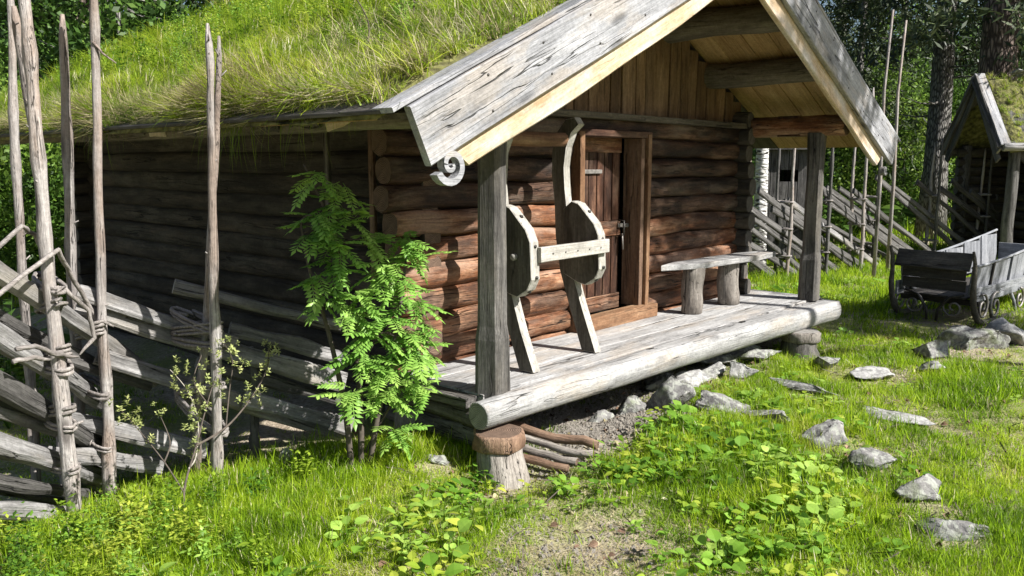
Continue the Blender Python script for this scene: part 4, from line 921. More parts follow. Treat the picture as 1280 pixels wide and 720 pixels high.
wl = mk('leaf_tuft', V, F, 'willow')
for s_ in tw:
    for p in curve(s_, 5)[9:]:
        for _ in range(2):
            o = bpy.data.objects.new('leaf', wl)
            link(o, Matrix.Translation(p + Vector((R.gauss(0, .035), R.gauss(0, .035), R.gauss(0, .03)))) @ Euler((R.uniform(-.6, .6), R.uniform(-.6, .6), R.uniform(0, 6))).to_matrix().to_4x4() @ Matrix.Scale(R.uniform(.28, .55), 4), sh)

# ------------------------------------------------------------------ trees
def cards(cen, sig, n, L, w, rs, up_bias=.3, droop=0.0):
    """n little pointed leaves round the clump centres; fast numpy build"""
    k = len(cen); idx = rs.randint(0, k, n)
    P = cen[idx] + rs.normal(size=(n, 3)) * sig
    d = rs.normal(size=(n, 3)); d[:, 2] -= droop; d /= np.linalg.norm(d, axis=1)[:, None]
    nn = rs.normal(size=(n, 3)); nn[:, 2] += up_bias; s = np.cross(d, nn); s /= np.linalg.norm(s, axis=1)[:, None] + 1e-9
    l = L * rs.uniform(.6, 1.3, n)[:, None]; ww = w * rs.uniform(.7, 1.3, n)[:, None]
    V = np.stack([P, P + d * l * .5 + s * ww, P + d * l, P + d * l * .5 - s * ww], 1).reshape(-1, 3)
    F = np.arange(n * 4).reshape(n, 4); return V, F
def npmesh(name, V, F, mat):
    me = bpy.data.meshes.new(name); n = len(F); k = F.shape[1]
    me.vertices.add(len(V)); me.vertices.foreach_set('co', V.astype(np.float32).ravel())
    me.loops.add(n * k); me.loops.foreach_set('vertex_index', F.astype(np.int32).ravel())
    me.polygons.add(n); me.polygons.foreach_set('loop_start', np.arange(0, n * k, k, dtype=np.int32))
    me.update(calc_edges=True); me.materials.append(M[mat]); return me
def crown_deciduous(k, h, r, z0, nleaf, L, mat):
    rs = np.random.RandomState(k); m = 90; c = []
    while len(c) < m:
        p = rs.uniform(-1, 1, 3); q = np.linalg.norm(p)
        if q < 1 and (q > .35): c.append((p[0] * r, p[1] * r, z0 + (p[2] * .5 + .5) * (h - z0)))
    V, F = cards(np.array(c), r * .13, nleaf, L, L * .32, rs); return npmesh('crown', V, F, mat)
def crown_conifer(k, h, r, z0, n, mat='needle'):
    rs = np.random.RandomState(k); c = []
    for _ in range(110):
        z = rs.uniform(z0, h); rr_ = r * (1 - .8 * (z - z0) / (h - z0)) * rs.uniform(.6, 1.1); a = rs.uniform(0, 6.28)
        for u in np.linspace(.25, 1, 7): c.append((math.cos(a) * rr_ * u, math.sin(a) * rr_ * u, z - .28 * rr_ * u * u + .1))
    V, F = cards(np.array(c), .13, n, .22, .022, rs, droop=.5); return npmesh('crown', V, F, mat)
DEC = [crown_deciduous(1, 5.5, 1.5, .5, 7000, .11, 'tree_leaf'), crown_deciduous(2, 4.2, 1.3, .3, 6500, .10, 'tree_leaf_light'), crown_deciduous(3, 7.5, 2.0, 1.6, 8500, .13, 'tree_leaf'), crown_deciduous(4, 2.2, 1.1, .1, 5200, .09, 'tree_leaf')]
DECH = [5.5, 4.2, 7.5, 2.2]
CON = [crown_conifer(5, 10, 2.2, 1.2, 12000), crown_conifer(6, 12, 2.4, 3.4, 12000), crown_conifer(7, 8, 1.9, .6, 10000)]
CONH = [10, 12, 8]
def tree(name, loc, h, r, mat, label, crown=None, cscale=1.0, group=None, branches=0, bz=(2, 6), lean=(0, 0), cat='tree'):
    z = float(hz(loc[0], loc[1])); th = thing(name, (loc[0], loc[1], z), label, cat, group)
    B = Vector((loc[0], loc[1], z)); n = 9 if h > 3 else 5
    pts = [B + Vector((lean[0] * u * h + R.uniform(-.02, .02) * h * .1, lean[1] * u * h + R.uniform(-.02, .02) * h * .1, -.15 + u * h)) for u in np.linspace(0, 1, n)]
    rr = [r * (1.25 if i == 0 else 1) * (1 - .75 * u) for i, u in enumerate(np.linspace(0, 1, n))]
    tube('trunk', pts, rr, mat, th, seg=12 if r > .1 else 7, lump=.04)
    for _ in range(branches):
        zz = R.uniform(*bz); a = R.uniform(0, 2 * PI); L = R.uniform(.5, 1.6); p = B + Vector((lean[0] * zz, lean[1] * zz, zz)); d = Vector((math.cos(a), math.sin(a), R.uniform(-.25, .15)))
        tube('branch', [p, p + d * L * .5 + Vector((0, 0, -.03)), p + d * L + Vector((0, 0, .08))], [.03, .018, .006], 'grey_bark', th, seg=5)
    if crown is not None:
        o = bpy.data.objects.new('crown', crown)
        link(o, Matrix.Translation(B) @ Matrix.Rotation(R.uniform(0, 6.28), 4, 'Z') @ Matrix.Diagonal((cscale, cscale, cscale, 1)), th)
    return th
def at(px, d): # place by bearing (pixel column at the horizon) and distance
    u = Vector((math.cos(math.radians(42.2)), math.sin(math.radians(42.2)), 0)); s = Vector((math.sin(math.radians(42.2)), -math.cos(math.radians(42.2)), 0))
    v = u + s * ((px - 640) / 1051.5); return (v.x * d, v.y * d)
TL = []
tree('pine_tree', (19.0, 4.25), 13, .44, 'pine_bark', 'thick reddish brown pine trunk standing behind the small shelter', CON[1], 1.2, branches=10, bz=(3.6, 9))
tree('spruce_tree', at(1170, 19), 14, .29, 'grey_bark', 'straight grey trunk between the cabin roof and the small shelter', CON[1], 1.15, branches=26, bz=(1.8, 8))
tree('birch_tree', at(953, 13.2), 9, .115, 'birch_bark', 'white birch trunk just right of the cabin wall, seen through the porch', None, branches=5, bz=(3, 7))
tree('pine_tree', at(116, 16), 12, .27, 'pine_bark', 'brown pine trunk rising behind the left end of the grassy roof', CON[1], 1.0, branches=9, bz=(3.5, 7))
tree('birch_tree', at(161, 14), 8, .06, 'grey_bark', 'thin pale young trunk above the roof, right of the brown pine trunk', DEC[2], 1.0, branches=6, bz=(3, 6))
tree('spruce_tree', at(290, 19), 12, .17, 'grey_bark', 'slim dark trunk behind the roof ridge, near the tall fence pole', CON[1], 1.1, branches=8, bz=(3, 7))
tree('spruce_tree', at(1042, 24), 13, .20, 'grey_bark', 'dark spruce trunk just right of the roof slope', CON[1], 1.2, branches=20, bz=(2.5, 9))
tree('spruce_tree', at(1068, 21), 12, .11, 'grey_bark', 'slender spruce right of the roof slope with bare twiggy branches', CON[0], 1.1, branches=24, bz=(1.5, 8))
tree('spruce_tree', at(1118, 26), 14, .16, 'grey_bark', 'spruce standing beyond the two tall bare poles', CON[1], 1.2, branches=20, bz=(2, 9))
# tall bare poles leaning in the trees beyond the roof
for (px, d, h, lab) in ((1101, 12.6, 3.95, 'left of two tall thin bare poles sticking up beyond the roof'), (1118, 12.9, 3.85, 'right of two tall thin bare poles sticking up beyond the roof')):
    a = at(px, d); o = tube('bare_pole', [(a[0], a[1], -.1), (a[0] + .02, a[1], 1.5), (a[0] + .03, a[1] + .03, 2.8), (a[0] + .04, a[1] - .02, h)], [.030, .028, .022, .016], 'pole', None, seg=7)
    tag(o, lab, 'pole', 'tall bare poles')
LBL = {0: 'leafy dark green tree in the wood', 1: 'bright green young tree in the wood', 2: 'tall leafy tree in the wood', 3: 'low leafy bush in the undergrowth'}
def forest(kind, px, d, sc):
    x, y = at(px, d)
    if 2.6 < x < 9.8 and 2.4 < y < 11.2: return
    side = 'behind the cabin on the left' if px < 560 else 'right of the cabin'
    zone = ('beyond the left edge' if px < -20 else 'left of the leftmost fence poles' if px < 45 else 'behind the tall left fence poles' if px < 110 else 'beside the brown pine trunk over the roof' if px < 190 else 'above the low end of the grassy roof' if px < 290 else 'above the roof near its ridge' if px < 560
            else 'hidden beyond the cabin wall' if px < 930 else 'under the porch roof beside the birch' if px < 1000 else 'just past the porch post' if px < 1060 else 'behind the two bare poles' if px < 1128 else 'by the grey spruce trunk' if px < 1195 else 'behind the small shelter' if px < 1265 else 'beyond the right edge')
    zone += ', nearest row' if d < 18 else ', second row' if d < 24 else ', farther back' if d < 32 else ', deep in the wood'
    if kind < 10:
        tree(('young_tree', 'young_tree', 'leafy_tree', 'leafy_bush')[kind], (x, y), DECH[kind] * sc * .8, .05 * sc if kind != 3 else .02, 'grey_bark', LBL[kind].replace(' in the wood', '').replace(' in the undergrowth', '') + ' ' + zone, DEC[kind], sc, group=('dark young trees', 'bright young trees', 'tall leafy trees', 'bushes')[kind] + ' ' + side, cat='bush' if kind == 3 else 'tree')
    else:
        k = kind - 10; tree('spruce_tree', (x, y), CONH[k] * sc * .95, .14 * sc, 'grey_bark', ('dark spruce', 'tall dark spruce', 'smaller dark spruce')[k] + ' ' + zone, CON[k], sc, group='dark spruces ' + side)
FR = random.Random(21)
for px, d, k, sc in [(20, 12.5, 3, 1.3), (-30, 10.5, 1, .8), (60, 13, 0, .8), (95, 14, 1, .75), (40, 17, 0, 1.1), (130, 17, 1, .85), (180, 18, 1, .9), (215, 20, 0, 1), (70, 20, 12, 1.2), (-40, 15, 2, 1), (10, 22, 11, 1.2), (150, 24, 10, 1.1), (250, 24, 10, 1), (320, 26, 12, 1.2), (350, 22, 0, 1.1),
                     (960, 19, 3, 1.2), (1010, 22, 3, 1.4), (1035, 20, 1, .85), (1090, 22, 0, 1), (1130, 21, 1, .8), (1190, 24, 0, .95), (1205, 23, 1, .9), (1255, 26, 0, 1.1), (1110, 28, 3, 1.4), (1070, 30, 1, .8), (1160, 30, 2, 1), (1220, 32, 10, 1.2), (1290, 30, 2, 1.1), (1330, 24, 0, 1), (1000, 28, 0, 1.1), (930, 26, 2, 1),
                     (975, 17.5, 3, .6), (1150, 23, 3, 1.1), (1245, 22, 3, 1), (1062, 25, 1, 1.0), (0, 9.8, 3, .75), (1320, 28, 12, 1.2)]:
    forest(k, px, d, sc)
for _ in range(46):
    forest(FR.choice((0, 0, 2, 10, 11, 12, 1, 3)), FR.uniform(-160, 420), FR.uniform(22, 40), FR.uniform(.9, 1.25))
for _ in range(44):
    kk, pp = FR.choice((0, 2, 2, 10, 11, 12, 3, 3)), FR.uniform(880, 1420)
    if 985 < pp < 1150 and kk != 3: kk = 3
    forest(kk, pp, FR.uniform(30, 46), FR.uniform(.55, .95))
bh = thing('birdhouse', at(1233, 18.0) + (4.9,), 'small white birdhouse on the thick pine trunk at the top right corner', 'birdhouse')
bx, by = at(1233, 17.4)
BB = Matrix.Translation((bx, by, 4.93)) @ Matrix.Rotation(math.radians(-47.8), 4, 'Z')
for a, b_, w, up in (((-.12, -.10, 0), (-.12, -.10, .42), .22, (0, -1, 0)),):
    pass
q = lambda x, y, z: BB @ Vector((x, y, z))
board('front_board', q(0, -.11, 0), q(0, -.11, .42), .20, .02, BB.to_3x3() @ Vector((0, -1, 0)), 'white', bh)
board('side_board', q(-.11, 0, 0), q(-.11, 0, .42), .22, .02, BB.to_3x3() @ Vector((-1, 0, 0)), 'grey', bh)
board('side_board', q(.11, 0, 0), q(.11, 0, .42), .22, .02, BB.to_3x3() @ Vector((1, 0, 0)), 'grey', bh)
board('floor', q(-.10, 0, .01), q(.10, 0, .01), .20, .02, (0, 0, 1), 'grey', bh)
board('lid', q(-.14, 0, .44), q(.14, 0, .44), .30, .025, (0, 0, 1), 'grey', bh)
tube('entrance_hole_shade', [q(0, -.118, .28), q(0, -.124, .28)], .035, 'hole', bh, seg=12)  # dark disc on the front board; the shade of the opening is painted
# two trees beside the viewer's right hand whose shade falls on the porch gable and the grass by the sleigh
tree('shade_tree', (9.4, -3.4), 9.9, .14, 'grey_bark', 'tall leafy tree outside the picture shading the porch wall', crown_deciduous(51, 10.6, 1.35, 8.2, 6500, .13, 'tree_leaf'), 1.0)
tree('shade_tree', (11.5, -4.6), 9.0, .16, 'grey_bark', 'tall leafy tree outside the picture shading the grass by the sleigh', crown_deciduous(52, 8.8, 1.1, 5.9, 4200, .13, 'tree_leaf'), 1.0)
#MARK4

# ------------------------------------------------------------------ scattered growth (geometry nodes over computed points)
def unlinked(name, meshes):
    c = bpy.data.collections.new(name)
    for i, me in enumerate(meshes): c.objects.link(bpy.data.objects.new('%s_%02d' % (name, i), me))
    return c
def scatter(name, pts, rot, scl, idx, coll):
    me = bpy.data.meshes.new(name); n = len(pts)
    me.vertices.add(n); me.vertices.foreach_set('co', np.asarray(pts, np.float32).ravel())
    a = me.attributes.new('rot', 'FLOAT_VECTOR', 'POINT'); a.data.foreach_set('vector', np.asarray(rot, np.float32).ravel())
    a = me.attributes.new('scl', 'FLOAT_VECTOR', 'POINT'); a.data.foreach_set('vector', np.asarray(scl, np.float32).ravel())
    a = me.attributes.new('idx', 'INT', 'POINT'); a.data.foreach_set('value', np.asarray(idx, np.int32))
    me.update(); o = bpy.data.objects.new(name, me); o['kind'] = 'stuff'
    ng = bpy.data.node_groups.new(name, 'GeometryNodeTree')
    ng.interface.new_socket('Geometry', in_out='INPUT', socket_type='NodeSocketGeometry'); ng.interface.new_socket('Geometry', in_out='OUTPUT', socket_type='NodeSocketGeometry')
    gi = ng.nodes.new('NodeGroupInput'); go = ng.nodes.new('NodeGroupOutput'); ip = ng.nodes.new('GeometryNodeInstanceOnPoints')
    ci = ng.nodes.new('GeometryNodeCollectionInfo'); ci.inputs['Collection'].default_value = coll; ci.inputs['Separate Children'].default_value = True; ci.inputs['Reset Children'].default_value = True
    def na(nm, dt):
        q = ng.nodes.new('GeometryNodeInputNamedAttribute'); q.data_type = dt; q.inputs['Name'].default_value = nm; return q.outputs['Attribute']
    L = ng.links.new
    L(gi.outputs[0], ip.inputs['Points']); L(ci.outputs[0], ip.inputs['Instance']); ip.inputs['Pick Instance'].default_value = True
    L(na('idx', 'INT'), ip.inputs['Instance Index']); L(na('rot', 'FLOAT_VECTOR'), ip.inputs['Rotation']); L(na('scl', 'FLOAT_VECTOR'), ip.inputs['Scale']); L(ip.outputs[0], go.inputs[0])
    md = o.modifiers.new('scatter', 'NODES'); md.node_group = ng
    S.collection.objects.link(o); WM[o.name] = Matrix(); return o
def tuft(k, n, h, w, spread, lean, mats, curl=.5, dryp=0.0):
    rs = random.Random(k); V, F, mi = [], [], []
    for _ in range(n):
        a = rs.uniform(0, 6.28); b0 = Vector((rs.gauss(0, spread), rs.gauss(0, spread), -.01)); hh = h * rs.uniform(.45, 1.1)
        d = Vector((math.cos(a), math.sin(a), 0)); s = Vector((-d.y, d.x, 0)); s = (s + d * rs.uniform(-.8, .8)).normalized(); le = lean * rs.uniform(.2, 1.3); ww = w * rs.uniform(.6, 1.3)
        b = len(V)
        for u in (0, .4, .75, 1.0):
            p = b0 + d * hh * le * (u * .5 + curl * u * u) + Vector((0, 0, hh * (u - .30 * le * u * u)))
            x = ww * (1 - u * .75) if u < 1 else 0
            if u < 1: V += [p - s * x, p + s * x]
            else: V.append(p)
        F += [(b, b + 1, b + 3, b + 2), (b + 2, b + 3, b + 5, b + 4), (b + 4, b + 5, b + 6)]
        mi += [1 if rs.random() < dryp else 0] * 3
    me = mk('tuft', V, F, mats); me.polygons.foreach_set('material_index', mi); return me
def ovate(V, F, p, d, n, L, w, cup=.15):
    s = d.cross(n).normalized(); b = len(V)
    prof = [(0, .12), (.18, .8), (.42, 1.0), (.72, .62), (1.0, 0.0)]
    for u, k in prof:
        c_ = p + d * L * u - n * L * .22 * u * u
        if k > 0: V += [c_ - s * w * k + n * w * k * cup, c_, c_ + s * w * k + n * w * k * cup]
        else: V.append(c_)
    for i in range(3):
        q = b + i * 3; F += [(q, q + 1, q + 4, q + 3), (q + 1, q + 2, q + 5, q + 4)]
    q = b + 9; F += [(q, q + 1, q + 3), (q + 1, q + 2, q + 3)]
def herb(k, n, size, h, mat, wr=.38):
    rs = random.Random(k); V, F = [], []
    for j in range(n):
        a = j * 2.4 + rs.uniform(-.4, .4); e = rs.uniform(.1, .8); hh = h * rs.uniform(.35, 1.1)
        r_ = hh * rs.uniform(.2, .7); p = Vector((math.cos(a) * r_, math.sin(a) * r_, hh)); d = Vector((math.cos(a) * math.cos(e), math.sin(a) * math.cos(e), math.sin(e) * .6)).normalized()
        nn = Vector((rs.uniform(-.3, .3), rs.uniform(-.3, .3), 1)); L = size * rs.uniform(.6, 1.25); ovate(V, F, p, d, nn, L, L * wr)
        b = len(V); s = Vector((-math.sin(a), math.cos(a), 0)) * .0025
        V += [Vector((0, 0, 0)) - s, Vector((0, 0, 0)) + s, p + s, p - s]; F.append((b, b + 1, b + 2, b + 3))
    return mk('herb', V, F, mat)
def bushy(k, mat, h=.22):
    rs = random.Random(k); V, F = [], []
    for i in range(9):
        a = rs.uniform(0, 6.28); top = Vector((math.cos(a) * .09 * rs.random(), math.sin(a) * .09 * rs.random(), h * rs.uniform(.6, 1.1)))
        b = len(V); V += [Vector((.002, 0, 0)), Vector((-.002, 0, 0)), top]; F.append((b, b + 1, b + 2))
        for j in range(9):
            u = .3 + .7 * j / 8; aa = j * 2.4 + a; d = Vector((math.cos(aa), math.sin(aa), rs.uniform(.1, .8))).normalized()
            leaflet(top * u, d, Vector((0, 0, 1)), rs.uniform(.028, .045), .009, V, F, .1)
    return mk('bushy', V, F, mat)
GT = unlinked('grass_tuft', [tuft(1, 26, .085, .0027, .03, .7, ['grass', 'dry'], dryp=.06), tuft(2, 26, .11, .0028, .035, .6, ['grass', 'dry'], dryp=.05), tuft(3, 22, .06, .0028, .035, .9, ['grass', 'dry'], dryp=.10),
                             tuft(4, 30, .16, .0030, .03, .6, ['grass', 'dry'], dryp=.05), tuft(5, 26, .045, .0026, .045, 1.0, ['grass', 'dry'], dryp=.45)])
RT = unlinked('roof_tuft', [tuft(11, 22, .15, .0044, .035, .8, ['roofgrass', 'dry'], dryp=.12), tuft(12, 22, .22, .0050, .04, .8, ['roofgrass', 'dry'], dryp=.15), tuft(13, 22, .10, .0042, .045, 1.0, ['roofgrass', 'dry'], dryp=.25), tuft(14, 24, .26, .0042, .03, 1.2, ['dry', 'roofgrass'], curl=.8, dryp=.35)])
HB_ = unlinked('herb_plant', [herb(21, 5, .075, .10, 'herb'), herb(22, 7, .06, .09, 'herb'), herb(23, 4, .095, .12, 'herb', .42), herb(24, 6, .065, .07, 'herb_yellow'), herb(25, 4, .085, .10, 'herb_yellow', .3)])
BU = unlinked('bushy_plant', [bushy(31, 'herb_yellow'), bushy(32, 'herb'), bushy(33, 'herb_yellow', .28)])
rs = np.random.RandomState(5)
# density helpers
def blob(x, y, cx, cy, rx, ry, a=0):
    c_, s_ = math.cos(a), math.sin(a); u = ((x - cx) * c_ + (y - cy) * s_) / rx; v = (-(x - cx) * s_ + (y - cy) * c_) / ry
    return np.exp(-(u * u + v * v))
def noise2(x, y, f, seed=0):
    return .5 + .25 * (np.sin(x * f + seed + 1.3 * np.sin(y * f * .7 + seed)) + np.sin(y * f * 1.1 - seed * 2 + 1.1 * np.sin(x * f * .9)))
def inview(x, y, m=90):
    d = x * math.cos(math.radians(42.2)) + y * math.sin(math.radians(42.2)); l = x * math.sin(math.radians(42.2)) - y * math.cos(math.radians(42.2))
    return (d > 1.0) & (np.abs(l) < d * (640 + m) / 1051 + .4)
def sample(n, x0, x1, y0, y1):
    return rs.uniform(x0, x1, n), rs.uniform(y0, y1, n)
def lawn_density(x, y):
    d = np.ones_like(x)
    d *= 1 - .97 * np.clip(1.35 * blob(x, y, 2.72, 2.12, .72, .30, .5), 0, 1)          # bare patch in front
    d *= 1 - .80 * np.clip(blob(x, y, 2.3, 3.0, .32, .14, .9), 0, 1)
    d *= 1 - .65 * np.clip(blob(x, y, 2.02, 3.3, .30, .16, .6), 0, 1)
    d *= 1 - .95 * np.clip(1.3 * blob(x, y, 4.40, 3.16, .85, .27, .10), 0, 1)             # gravel in front of the porch
    d *= 1 - .55 * np.clip(blob(x, y, 6.7, .95, 1.4, .50, .2), 0, 1)
    d *= 1 - .75 * np.clip(blob(x, y, 9.0, 1.2, 1.2, .35, -.2), 0, 1)
    d *= 1 - .85 * np.clip(blob(x, y, 3.35, 2.95, .38, .16, 0), 0, 1)
    for p_, s_, *_r in ST: d *= 1 - .75 * np.clip(1.2 * blob(x, y, p_[0] - .07, p_[1] - .04, s_[0] * 1.05 + .02, s_[1] * 1.0 + .02), 0, 1)
    d *= 1 - .98 * np.clip(1.6 * blob(x, y, 4.2, 3.02, .75, .22, .16), 0, 1)
    d *= 1 - .9 * np.clip(blob(x, y, 7.25, 2.9, .35, .22, 0), 0, 1)
    d *= 1 - .7 * np.clip(1.2 * blob(x, y, 9.9, 2.45, .9, .55, 0), 0, 1)
    und = (x > 3.55) & (x < 8.6) & (y > 3.40) & (y < 10); d = np.where(und, .02, d)
    d = np.where((x < 3.6) & (x > 2.9) & (y > 4.1) & (y < 9.5), .12, d)
    d = np.where((y > 4.25) & (x < 3.6) & (y < 12) & (x > 2.3), d * .35, d)
    d = np.where((y > 4.75) & (x < 2.4), d * .5, d)
    return d
PX_, RX_, SX_, IX_ = [], [], [], []
def addt(x, y, base, kinds, s0, s1, tilt=.25):
    n = len(x); PX_.append(np.stack([x, y, hz(x, y) - .004], 1)); RX_.append(np.stack([rs.uniform(-tilt, tilt, n), rs.uniform(-tilt, tilt, n), rs.uniform(0, 6.28, n)], 1))
    s = rs.uniform(s0, s1, n); SX_.append(np.stack([s * base, s * base, s * base * rs.uniform(.8, 1.2, n)], 1)); IX_.append(rs.choice(kinds, n))
for n, (x0, x1, y0, y1), dmin, dmax, base, kinds in (
        (60000, (.3, 6.0, .3, 5.6), 0, 5.2, .85, [0, 0, 1, 2, 2, 4]), (75000, (1, 11, -1.5, 10), 5.2, 9, 1.05, [0, 0, 1, 2, 2, 4]),
        (60000, (3, 24, -6, 20), 9, 18, 1.7, [0, 1, 2, 1]), (40000, (8, 45, -12, 40), 18, 40, 3.0, [0, 1, 3])):
    x, y = sample(n, x0, x1, y0, y1); d = np.hypot(x, y); k = inview(x, y) & (d >= dmin) & (d < dmax) & (rs.rand(n) < lawn_density(x, y) * (.55 + .6 * noise2(x, y, 3.3, 1)))
    x, y = x[k], y[k]; hgt = .55 + .85 * noise2(x, y, 4.1, 4) ** 1.5
    addt(x, y, base, kinds, .7, 1.15); worn = (lawn_density(x, y) < .72) | (noise2(x, y, 1.9, 9) > .80); IX_[-1] = np.where(worn & (rs.rand(len(x)) < .7), 4, IX_[-1]); hgt = np.where(worn, hgt * .75, hgt); SX_[-1][:, 2] *= hgt; SX_[-1][:, :2] *= (.8 + .25 * hgt)[:, None]
# tall tufts at selected spots: foot of the fence, along stones, near the stump
for cx, cy, rx, ry, n, s in ((2.25, 3.95, .55, .16, 340, 1.1), (1.85, 3.6, .5, .25, 300, 1.0), (5.4, 2.5, .9, .5, 420, .8), (4.6, 2.3, .8, .35, 500, .9), (7.0, 1.6, .5, .25, 200, 1.1), (2.9, 3.6, .5, .15, 160, .9), (6.9, 2.9, 1.0, .3, 260, .8), (1.6, 3.1, .6, .3, 500, .8), (1.3, 3.5, .5, .3, 450, .9), (2.1, 3.4, .5, .3, 420, .8), (4.0, 1.5, .6, .3, 260, .9)):
    x = rs.normal(cx, rx * .6, n); y = rs.normal(cy, ry * .7, n); k = lawn_density(x, y) > .35; x, y = x[k], y[k]; addt(x, y, s, [3, 3, 1], .7, 1.2)
PT = np.concatenate(PX_); print('grass tufts', len(PT))
scatter('grass', PT, np.concatenate(RX_), np.concatenate(SX_), np.concatenate(IX_), GT)
# broad leaved plants in the lawn
hx, hy, hs = [], [], []
for cx, cy, rx, ry, n, s in ((4.55, 2.35, .60, .42, 330, 1.0), (4.2, 1.6, .6, .4, 240, 1.0), (5.4, 2.35, .55, .38, 150, 1.0), (3.6, 2.55, .5, .28, 130, .9), (2.45, 2.75, .35, .25, 70, 1.1), (2.1, 2.2, .35, .2, 40, 1.1), (6.7, 2.75, .6, .25, 60, .9),
                             (4.35, 2.8, .35, .14, 60, .9), (3.3, 1.6, .5, .3, 90, 1.0), (8.8, 4.2, 1.5, .7, 260, 1.3), (9.6, 4.4, 1.4, .6, 200, 1.3), (3.0, 3.1, .5, .2, 50, .9), (1.5, 2.9, .35, .25, 60, 1.0), (1.3, 3.3, .4, .3, 90, .8), (1.8, 3.6, .4, .2, 60, .8), (3.0, 2.15, .35, .12, 14, 1.0), (7.3, 1.7, .8, .5, 60, .8)):
    hx.append(rs.normal(cx, rx * .62, n)); hy.append(rs.normal(cy, ry * .62, n)); n2_ = int(n * .62); hx[-1] = hx[-1][:n2_]; hy[-1] = hy[-1][:n2_]; hs.append(np.full(n2_, s) * rs.uniform(.42, .98, n2_))
hx, hy, hs = map(np.concatenate, (hx, hy, hs)); k = (lawn_density(hx, hy) > .25)
for p_, s_, *_r in ST: k &= ~((hx > p_[0] - s_[0] * 2.4 - .05) & (hx < p_[0] + s_[0]) & (np.abs(hy - p_[1]) < s_[1] * 1.1))
hx, hy, hs = hx[k], hy[k], hs[k]; n = len(hx)
scatter('broad_leaved_plants', np.stack([hx, hy, hz(hx, hy)], 1), np.stack([rs.uniform(-.3, .3, n), rs.uniform(-.3, .3, n), rs.uniform(0, 6.28, n)], 1), np.stack([hs] * 3, 1), rs.choice([0, 1, 2, 3, 4, 1], n), HB_)
bx_ = np.concatenate([rs.normal(1.15, .24, 60), rs.normal(1.45, .24, 34), rs.normal(1.9, .26, 10), rs.normal(.9, .2, 30)]); by_ = np.concatenate([rs.normal(3.35, .34, 60), rs.normal(3.58, .22, 34), rs.normal(3.7, .16, 10), rs.normal(3.0, .3, 30)])
n = len(bx_); s = rs.uniform(.45, 1.05, n)
scatter('leafy_undergrowth', np.stack([bx_, by_, hz(bx_, by_)], 1), np.stack([rs.uniform(-.3, .3, n), rs.uniform(-.3, .3, n), rs.uniform(0, 6.28, n)], 1), np.stack([s] * 3, 1), rs.choice([0, 1, 2, 0], n), BU)
# undergrowth beyond the left fence and under the trees
n = 5200; ux = rs.uniform(-3, 30, n); uy = rs.uniform(3, 34, n); k = inview(ux, uy) & ~((ux > 2.2) & (ux < 12.5) & (uy > 0) & (uy < 12)) & ((uy > 5.6) | (ux > 15)) & (uy > 6.5 - .0 * ux) & (np.hypot(ux, uy) > 6.4)
ux, uy = ux[k], uy[k]; n = len(ux); s = rs.uniform(1.6, 4.0, n) * (.6 + np.hypot(ux, uy) / 22)
UG = unlinked('undergrowth_plant', [bushy(41, 'tree_leaf', .3), bushy(42, 'tree_leaf_light', .25), herb(43, 9, .07, .15, 'tree_leaf')])
scatter('undergrowth', np.stack([ux, uy, hz(ux, uy)], 1), np.stack([rs.uniform(-.3, .3, n), rs.uniform(-.3, .3, n), rs.uniform(0, 6.28, n)], 1), np.stack([s] * 3, 1), rs.choice([0, 0, 2, 1], n), UG)
# roof grass
n = 15500; rx_ = XA - 3.32 + 3.6 * rs.rand(n) ** .9; ry_ = rs.uniform(YF + .42, YB - .12, n)
k = rs.rand(n) < (.55 + .6 * noise2(rx_, ry_, 2.6, 2)); rx_, ry_ = rx_[k], ry_[k]; n = len(rx_)
edge = rx_ < XA - 3.05; tl = np.where(edge, -.75, -.35) + rs.uniform(-.25, .25, n)
ii = np.where(edge, rs.choice([3, 1, 3, 0], n), rs.choice([0, 1, 2, 0, 2], n)); s = rs.uniform(.7, 1.15, n) * (.40 + 1.0 * noise2(rx_, ry_, 3.7, 6)) * np.where((ry_ < 4.3), .72, 1) * np.where(edge, .7, 1)
hh_ = np.stack([rx_, ry_, sodz(rx_, ry_) - .012], 1)
scatter('roof_grass', hh_, np.stack([rs.uniform(-.25, .25, n), tl * .8, rs.uniform(-.5, .5, n)], 1), np.stack([s] * 3, 1), ii, RT).name
# long hanging grass at the eave
n = 520; ry_ = rs.uniform(YF + .3, YB - .1, n); ry_ = np.where(rs.rand(n) < .10, rs.normal(4.5, .10, n), ry_); rx_ = np.full(n, XA - 3.30) + rs.uniform(0, .10, n)
s = rs.uniform(.5, 1.0, n) * np.where(np.abs(ry_ - 4.5) < .25, 1.25, .7)
s *= np.where(np.sin(ry_ * 5.3) + .6 * np.sin(ry_ * 2.1 + 1) > .5, 1.35, .8)
scatter('hanging_eave_grass', np.stack([rx_, ry_, np.full(n, 2.07) + rs.uniform(-.03, .04, n)], 1), np.stack([rs.uniform(-.4, .4, n), -1.75 + rs.uniform(-.35, .35, n), rs.uniform(-.5, .5, n)], 1), np.stack([s, s, s], 1), rs.choice([3, 3, 1], n), RT)
# dry tufts on the turf by the barge board
n = 1900; rx_ = XA - 3.3 + 3.3 * rs.rand(n); ry_ = YF + .14 + rs.rand(n) ** 1.4 * 1.9; s = rs.uniform(.35, .75, n)
scatter('dry_roof_grass', np.stack([rx_, ry_, sodz(rx_, ry_) - .05 * np.exp(-((ry_ - YF - .13) / .1) ** 2)], 1), np.stack([rs.uniform(-.5, .5, n), rs.uniform(-.9, .1, n), rs.uniform(-1.5, 1.5, n)], 1), np.stack([s] * 3, 1), rs.choice([3, 2, 2, 0], n), RT)
